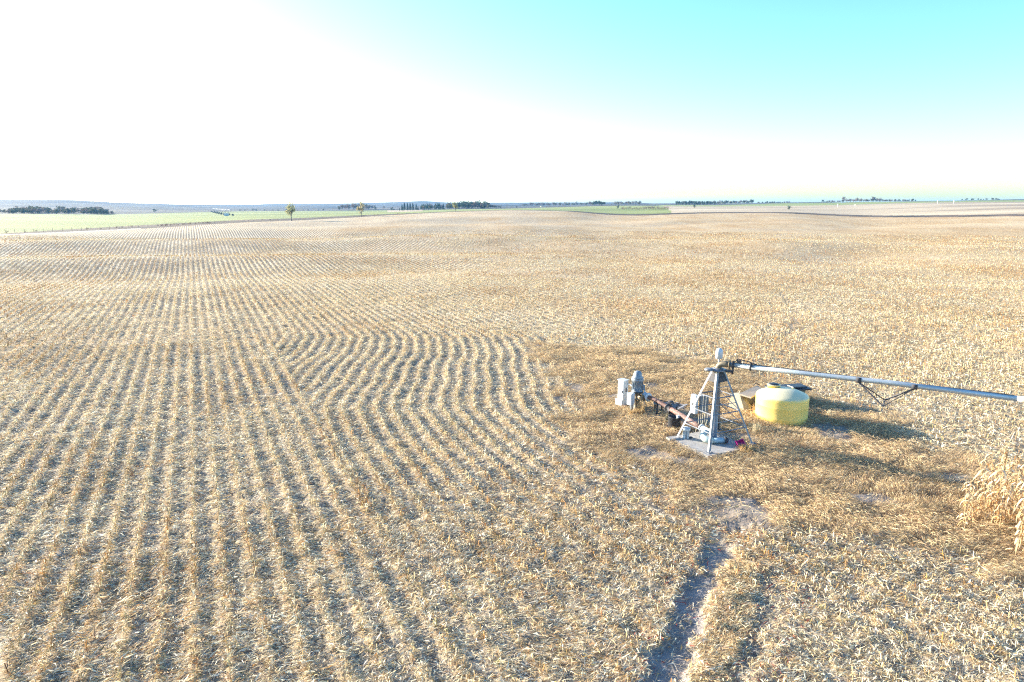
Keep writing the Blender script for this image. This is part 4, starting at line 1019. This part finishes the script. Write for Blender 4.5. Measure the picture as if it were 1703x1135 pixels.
def azpt(xp, r): a = math.atan((xp - 851.5) / 1158.0); return r * math.sin(a), r * math.cos(a)
def m_at(r, px): return px * r / 1180.0          # metres for px at that range

TA = tree_proto('open', 8.2, 6.2, 1150, 'willow', 11, 12)
x_, y_ = azpt(483, 352); plant('tree', TA, x_, y_, 'lone yellow green tree with a forked crown at the left field edge', 'tree', None, 1.12)
TB = tree_proto('open', 7.0, 5.0, 520, 'gold', 12, 12)
x_, y_ = azpt(600, 392); plant('tree', TB, x_, y_, 'thin pale golden tree at the field edge, second from the left', 'tree')
TC = tree_proto('round', 5.6, 4.4, 700, 'willow', 13, 8)
x_, y_ = azpt(757, 442); plant('tree', TC, x_, y_, 'small yellowish round tree in front of the dark tree belt', 'tree')
SH = [tree_proto('shrub', 3.4, 3.6, 420, 'cedar', 20 + k, 4) for k in range(3)]
SB = [tree_proto('shrub', 2.2, 3.2, 260, 'brown', 24 + k, 4) for k in range(3)]
x_, y_ = azpt(1313, 560); plant('bush', SH[0], x_, y_, 'single dark round bush on the right pasture', 'bush')
x_, y_ = azpt(1155, 640); plant('bush', SH[1], x_, y_, 'single dark bush left of the far marker posts below the conifer row', 'bush')
DK = [tree_proto('round', 10, 8, 620, lf, 30 + k, 4) for k, lf in enumerate(('dark', 'mixed', 'dark', 'mixed'))]
CN = [tree_proto('conifer', 10, 5, 620, 'cedar', 40 + k) for k in range(3)]
BR = [tree_proto('round', 9, 7.5, 420, lf, 50 + k, 8) for k, lf in enumerate(('bare', 'bare', 'mixed', 'brown'))]
BT = [tree_proto('open', 12, 9, 420, 'bare', 56 + k, 14) for k in range(2)]
# dark shelter belt in the middle
G1 = 'dark shelter belt trees in the middle distance'
for k in range(64):
    xp = rng.uniform(699, 812); r_ = rng.uniform(880, 960); pr = DK[rng.integers(4)] if rng.random() < .62 else (CN[rng.integers(3)] if rng.random() < .4 else BR[3])
    x_, y_ = azpt(xp, r_); hgt = m_at(r_, np.interp(xp, [699, 712, 760, 795, 806, 830], [8, 10, 11, 13, 11.5, 6]) * rng.uniform(.8, 1.1)); s = hgt / 10
    plant('shelter_tree', pr, x_, y_, 'dark tree in the dense shelter belt behind the wheat field', 'tree', G1, s * 1.1, s, -s * 1.2)
for k in range(13):
    xp = 806 + k * 2.2 + rng.uniform(-.8, .8); r_ = rng.uniform(880, 930); x_, y_ = azpt(xp, r_); s = m_at(r_, np.interp(k, [0, 12], [8.5, 3.6])) / 10
    plant('shelter_tree', BR[3] if k % 3 else DK[1], x_, y_, 'low brownish tree at the tapering right end of the shelter belt', 'tree', 'low trees at the right end of the shelter belt', s * 1.2, s)
for k, (xp, h) in enumerate(((668.5, 11), (672.5, 13), (677.5, 12.5), (682, 12.5), (686.5, 12), (692, 11), (695, 7), (664, 5))):
    r_ = 905 if k != 0 else 870; x_, y_ = azpt(xp, r_); s = m_at(r_, h) / 10
    plant('conifer', CN[k % 3], x_, y_, 'slim dark conifer in the short row left of the shelter belt', 'tree', 'slim conifers left of the shelter belt', s * .9, s)
for xp, h in ((651, 6), (655, 3.6), (842, 2.6), (859, 3)):
    x_, y_ = azpt(xp, 930); s = m_at(930, h) / 3.4
    plant('bush', SH[int(xp) % 3], x_, y_, {651: 'dark upright bush standing alone left of the conifer row', 655: 'smaller bush hugging the lone dark bush left of the conifers', 842: 'tiny dark bush just past the right end of the shelter belt', 859: 'tiny dark bush farther right of the shelter belt'}[xp], 'bush', None, s, s)
# blue wooded valley on the far left
for k in range(140):
    xp = rng.uniform(-30, 186); r_ = rng.uniform(820, 1000); x_, y_ = azpt(xp, r_)
    s = m_at(r_, np.interp(xp, [-30, 12, 22, 60, 100, 140, 166, 172, 180, 190], [5, 5, 9, 9.5, 9, 9, 10, 7, 4, 3]) * rng.uniform(.8, 1.12)) / 10
    plant('valley_tree', ([DK[1], DK[3]] + BR)[rng.integers(6)], x_, y_, 'hazy blue tree in the wooded valley below the left hills', 'tree', 'trees in the far left valley', s * 1.35, s, -s * 1.6)
for k in range(14):
    xp = 395 + k * 11 + rng.uniform(-4, 4); r_ = rng.uniform(1080, 1120); x_, y_ = azpt(xp, r_); s = m_at(r_, rng.uniform(2, 3.6)) / 3.4
    plant('bush', SH[k % 3], x_, y_, 'small dark bush in the line along the far side of the wheat field', 'bush', 'bushes along the far edge of the wheat', s * 1.3, s)
x_, y_ = azpt(256, 1000); plant('bush', SH[2], x_, y_, 'small dark bush right of the wooded valley', 'bush', None, 1.9, 1.4)
for k in range(34):
    xp = 556 + rng.beta(1.5, 1.6) * 84; r_ = rng.uniform(1080, 1300); x_, y_ = azpt(xp, r_); s = m_at(r_, np.interp(xp, [556, 575, 600, 640], [5, 10, 10, 5]) * rng.uniform(.8, 1.1)) / 9
    plant('hazy_tree', BR[rng.integers(4)], x_, y_, 'bare bluish tree in the thin wood behind the two field edge trees', 'tree', 'bare trees behind the wheat field', s, s)
# hazy low woods between the belt and the right conifers
for (x0, x1, r0, r1, n_, h0, h1, prs, lab, grp) in (
    (870, 985, 1250, 1500, 46, 4.5, 7, BR, 'pale grey tree in the hazy low wood right of the shelter belt', 'hazy low wood trees right of the shelter belt'),
    (984, 1007, 960, 1010, 12, 5.5, 7.5, DK, 'dark round tree in the small clump above the right wheat field', 'small dark clump above the right wheat field'),
    (1022, 1066, 1100, 1300, 20, 5, 7, BR, 'grey bare tree in the wood on the rise above the wheat', 'grey wood on the rise'),
    (1124, 1188, 1050, 1100, 40, 4.6, 6.2, CN + DK, 'dark green conifer in the long far row right of centre', 'long far conifer row'),
    (1186, 1253, 1120, 1200, 34, 4.2, 6.5, DK + BR, 'mixed dark tree at the right half of the far row', 'mixed trees at the right half of the far row'),
    (1258, 1312, 1200, 1300, 22, 2, 4, BR + DK, 'small faint tree on the horizon left of the bare tree group', 'faint small horizon trees'),
    (1368, 1398, 1150, 1220, 12, 2, 4.5, BR + DK, 'low tree left of the tall bare farmstead trees', 'low trees left of the bare group'),
    (1398, 1465, 1150, 1220, 26, 4, 6.5, BR, 'greyish tree in the farmstead group on the right horizon', 'farmstead trees on the right horizon'),
    (1462, 1522, 1150, 1220, 26, 2.4, 4.2, DK + BR, 'low dark tree at the right end of the farmstead group', 'low dark trees right of the farmstead'),
    (1598, 1665, 1230, 1300, 16, 1.5, 3.6, DK, 'tiny dark tree on the horizon at far right', 'tiny trees on the far right horizon')):
    for k in range(n_):
        xp = x0 + (x1 - x0) * (k + rng.uniform(-.4, 1.4)) / n_; r_ = rng.uniform(r0, r1); x_, y_ = azpt(xp, r_); s = m_at(r_, rng.uniform(h0, h1)) / 10
        plant('distant_tree', prs[rng.integers(len(prs))], x_, y_, lab, 'tree', grp, s * 1.25, s)
for xp, h in ((1402, 9.5), (1452, 8.5), (1425, 6.5)):
    x_, y_ = azpt(xp, 1180); s = m_at(1180, h) / 12
    plant('bare_tree', BT[xp % 2], x_, y_, {1402: 'tall bare leafless tree at the left of the farmstead group', 1452: 'tall bare leafless tree at the right of the farmstead group', 1425: 'medium bare tree between the two tall bare trees'}[xp], 'tree', None, s, s)
for k in range(24):
    xp = 1035 + k * 3.3; r_ = rng.uniform(560, 600); x_, y_ = azpt(xp, r_)
    plant('bush', SB[k % 3], x_, y_, 'low brown brush in the strip below the right wheat field', 'bush', 'low brown brush strip', rng.uniform(.7, 1.2))
x_, y_ = azpt(1028, 600); plant('bush', SH[1], x_, y_, 'small dark tree at the left end of the brown brush strip', 'bush', None, .95, 1.1)
# brush along the left verge and the field edge
for k in range(60):
    xp = rng.choice([rng.uniform(255, 350), rng.uniform(0, 700)]); a_ = math.atan((xp - 851.5) / 1158.0); r_ = float(np.interp(a_, AZ, Rb[0])) * rng.uniform(1.05, 1.075); x_, y_ = r_ * math.sin(a_), r_ * math.cos(a_)
    plant('bush', SB[k % 3], x_, y_, 'low brown weeds on the verge along the left field edge', 'bush', 'low brown brush on the left verge', rng.uniform(.2, .42))

# fence posts along the verge
post_m = surf_mat('fence_post_wood', (.10, .085, .07), (.18, .155, .13), 4, .9)
pr_post = None
mbp = MB(); mbp.lathe((0, 0, 0), [(.045, -.3), (.045, 1.05), (.03, 1.1), (.01, 1.11)], 8); bmesh.ops.recalc_face_normals(mbp.bm, faces=mbp.bm.faces)
mep = bpy.data.meshes.new('fence_post'); mbp.bm.to_mesh(mep); mbp.bm.free(); mep.materials.append(post_m)
for k in range(26):
    a_ = math.atan((-30 + k * 16 - 851.5) / 1158.0); r_ = float(np.interp(a_, AZ, Rb[0])) * 1.06; x_, y_ = r_ * math.sin(a_), r_ * math.cos(a_)
    o = bpy.data.objects.new('fence_post', mep); COL.objects.link(o); o.location = (x_, y_, gz(x_, y_)); o.rotation_euler = (rng.normal(0, .04), rng.normal(0, .04), 0)
    tag(o, 'thin dark fence post along the verge beyond the left field edge', 'fence post', 'fence posts on the left verge')
# pale marker posts
for xp, r_, h, lab in ((900, 620, 2.6, 'pale marker post alone on the crest left of the wheat field'), (1393.5, 700, 3.0, 'yellowish marker post, left one of the near pair on the right pasture'), (1422.5, 700, 2.4, 'yellowish marker post, right one of the near pair on the right pasture'),
                    (1559, 780, 3.0, 'pale marker post, left one of the far pair at the right'), (1586, 760, 3.2, 'pale marker post, right one of the far pair at the right')):
    x_, y_ = azpt(xp, r_); z_ = gz(x_, y_)
    ro = thing('marker_post', lab, 'marker post', (x_, y_, z_))
    mb = MB(); mb.lathe((x_, y_, z_), [(.16, -.3), (.16, h * .55)], 10); mb.build('post', white_paint, ro)
    mb = MB(); mb.lathe((x_, y_, z_), [(.30, h * .55), (.32, h * .6), (.32, h), (.1, h * 1.04)], 10); mb.build('cap', surf_mat('pale_yellow_marker', (.75, .72, .5), (.8, .78, .6), 2, .5), ro)

# far irrigator on the wheat, seen along its length
x0, y0 = azpt(381, 560); x1, y1 = azpt(353, 1000)
fp = thing('distant_irrigator', 'distant wheeled irrigation rig stretching away over the green wheat', 'irrigator', (x0, y0, gz(x0, y0)))
nsp = 9; prev = None
for k in range(nsp):
    t = k / (nsp - 1); x_ = x0 + (x1 - x0) * t; y_ = y0 + (y1 - y0) * t; z_ = gz(x_, y_); top = V3(x_, y_, z_ + 4.0)
    dr_ = Vector((x1 - x0, y1 - y0, 0)).normalized(); sd_ = Vector((-dr_.y, dr_.x, 0))
    mb = MB(); mb.tube([V3(x_, y_, z_ + .8) + sd_ * 2.1, top], .09, 5); mb.tube([V3(x_, y_, z_ + .8) - sd_ * 2.1, top], .09, 5); mb.tube([V3(x_, y_, z_ + .8) + sd_ * 2.1, V3(x_, y_, z_ + .8) - sd_ * 2.1], .10, 5); twr = mb.build('drive_tower', galv, fp)
    for s_ in (-1, 1):
        mb = MB(); mb.lathe(V3(x_, y_, z_ + .65) + sd_ * 2.1 * s_ - dr_ * .15, [(.30, 0), (.70, .02), (.70, .28), (.30, .30)], 14, axis=dr_); mb.build('wheel', black_plastic, twr)
    if prev is not None:
        mb = MB(); md = (prev + top) / 2 + V3(0, 0, .7); mb.tube([prev, prev.lerp(md, .5) + V3(0, 0, .15), md, top.lerp(md, .5) + V3(0, 0, .15), top], .06, 6)
        lo = (prev + top) / 2 - V3(0, 0, .7); mb.tube([prev, lo, top], .02, 4); mb.tube([md, lo], .02, 4); mb.build('span', galv, fp)
    prev = top
mb = MB(); mb.box((x0 - 1.5, y0 - 3, gz(x0, y0 - 3) + .9), (3.2, 2.2, 1.8), .3, bev=.1); mb.build('pump_house', white_paint, fp)

# ---------------------------------------------------------------- haze
HZT = float(GZ.max()) + 5; HZB = float(GZ.min()) - 1; print('haze', HZT, HZB)
for o_ in list(COL.objects):
    if o_.parent is None and o_.get('category') in ('tree', 'bush', 'irrigator', 'marker post'): HZT = max(HZT, o_.location.z + 14)
print('haze', HZT)
hz = MB(); hz.box((0, 0, (HZT + HZB) / 2), (8700, 8700, HZT - HZB))
hb = hz.build('haze', bpy.data.materials.new('haze_air'))
hm = hb.data.materials[0]; hm.use_nodes = True; hn = hm.node_tree; hn.nodes.clear()
ho = hn.nodes.new('ShaderNodeOutputMaterial'); hv = hn.nodes.new('ShaderNodeVolumePrincipled'); hv.inputs['Color'].default_value = (.20, .50, .92, 1); hv.inputs['Density'].default_value = HAZE; hv.inputs['Anisotropy'].default_value = .05
hn.links.new(hv.outputs[0], ho.inputs['Volume'])
tag(hb, 'thin blue haze over the whole plain', None, None, 'stuff')
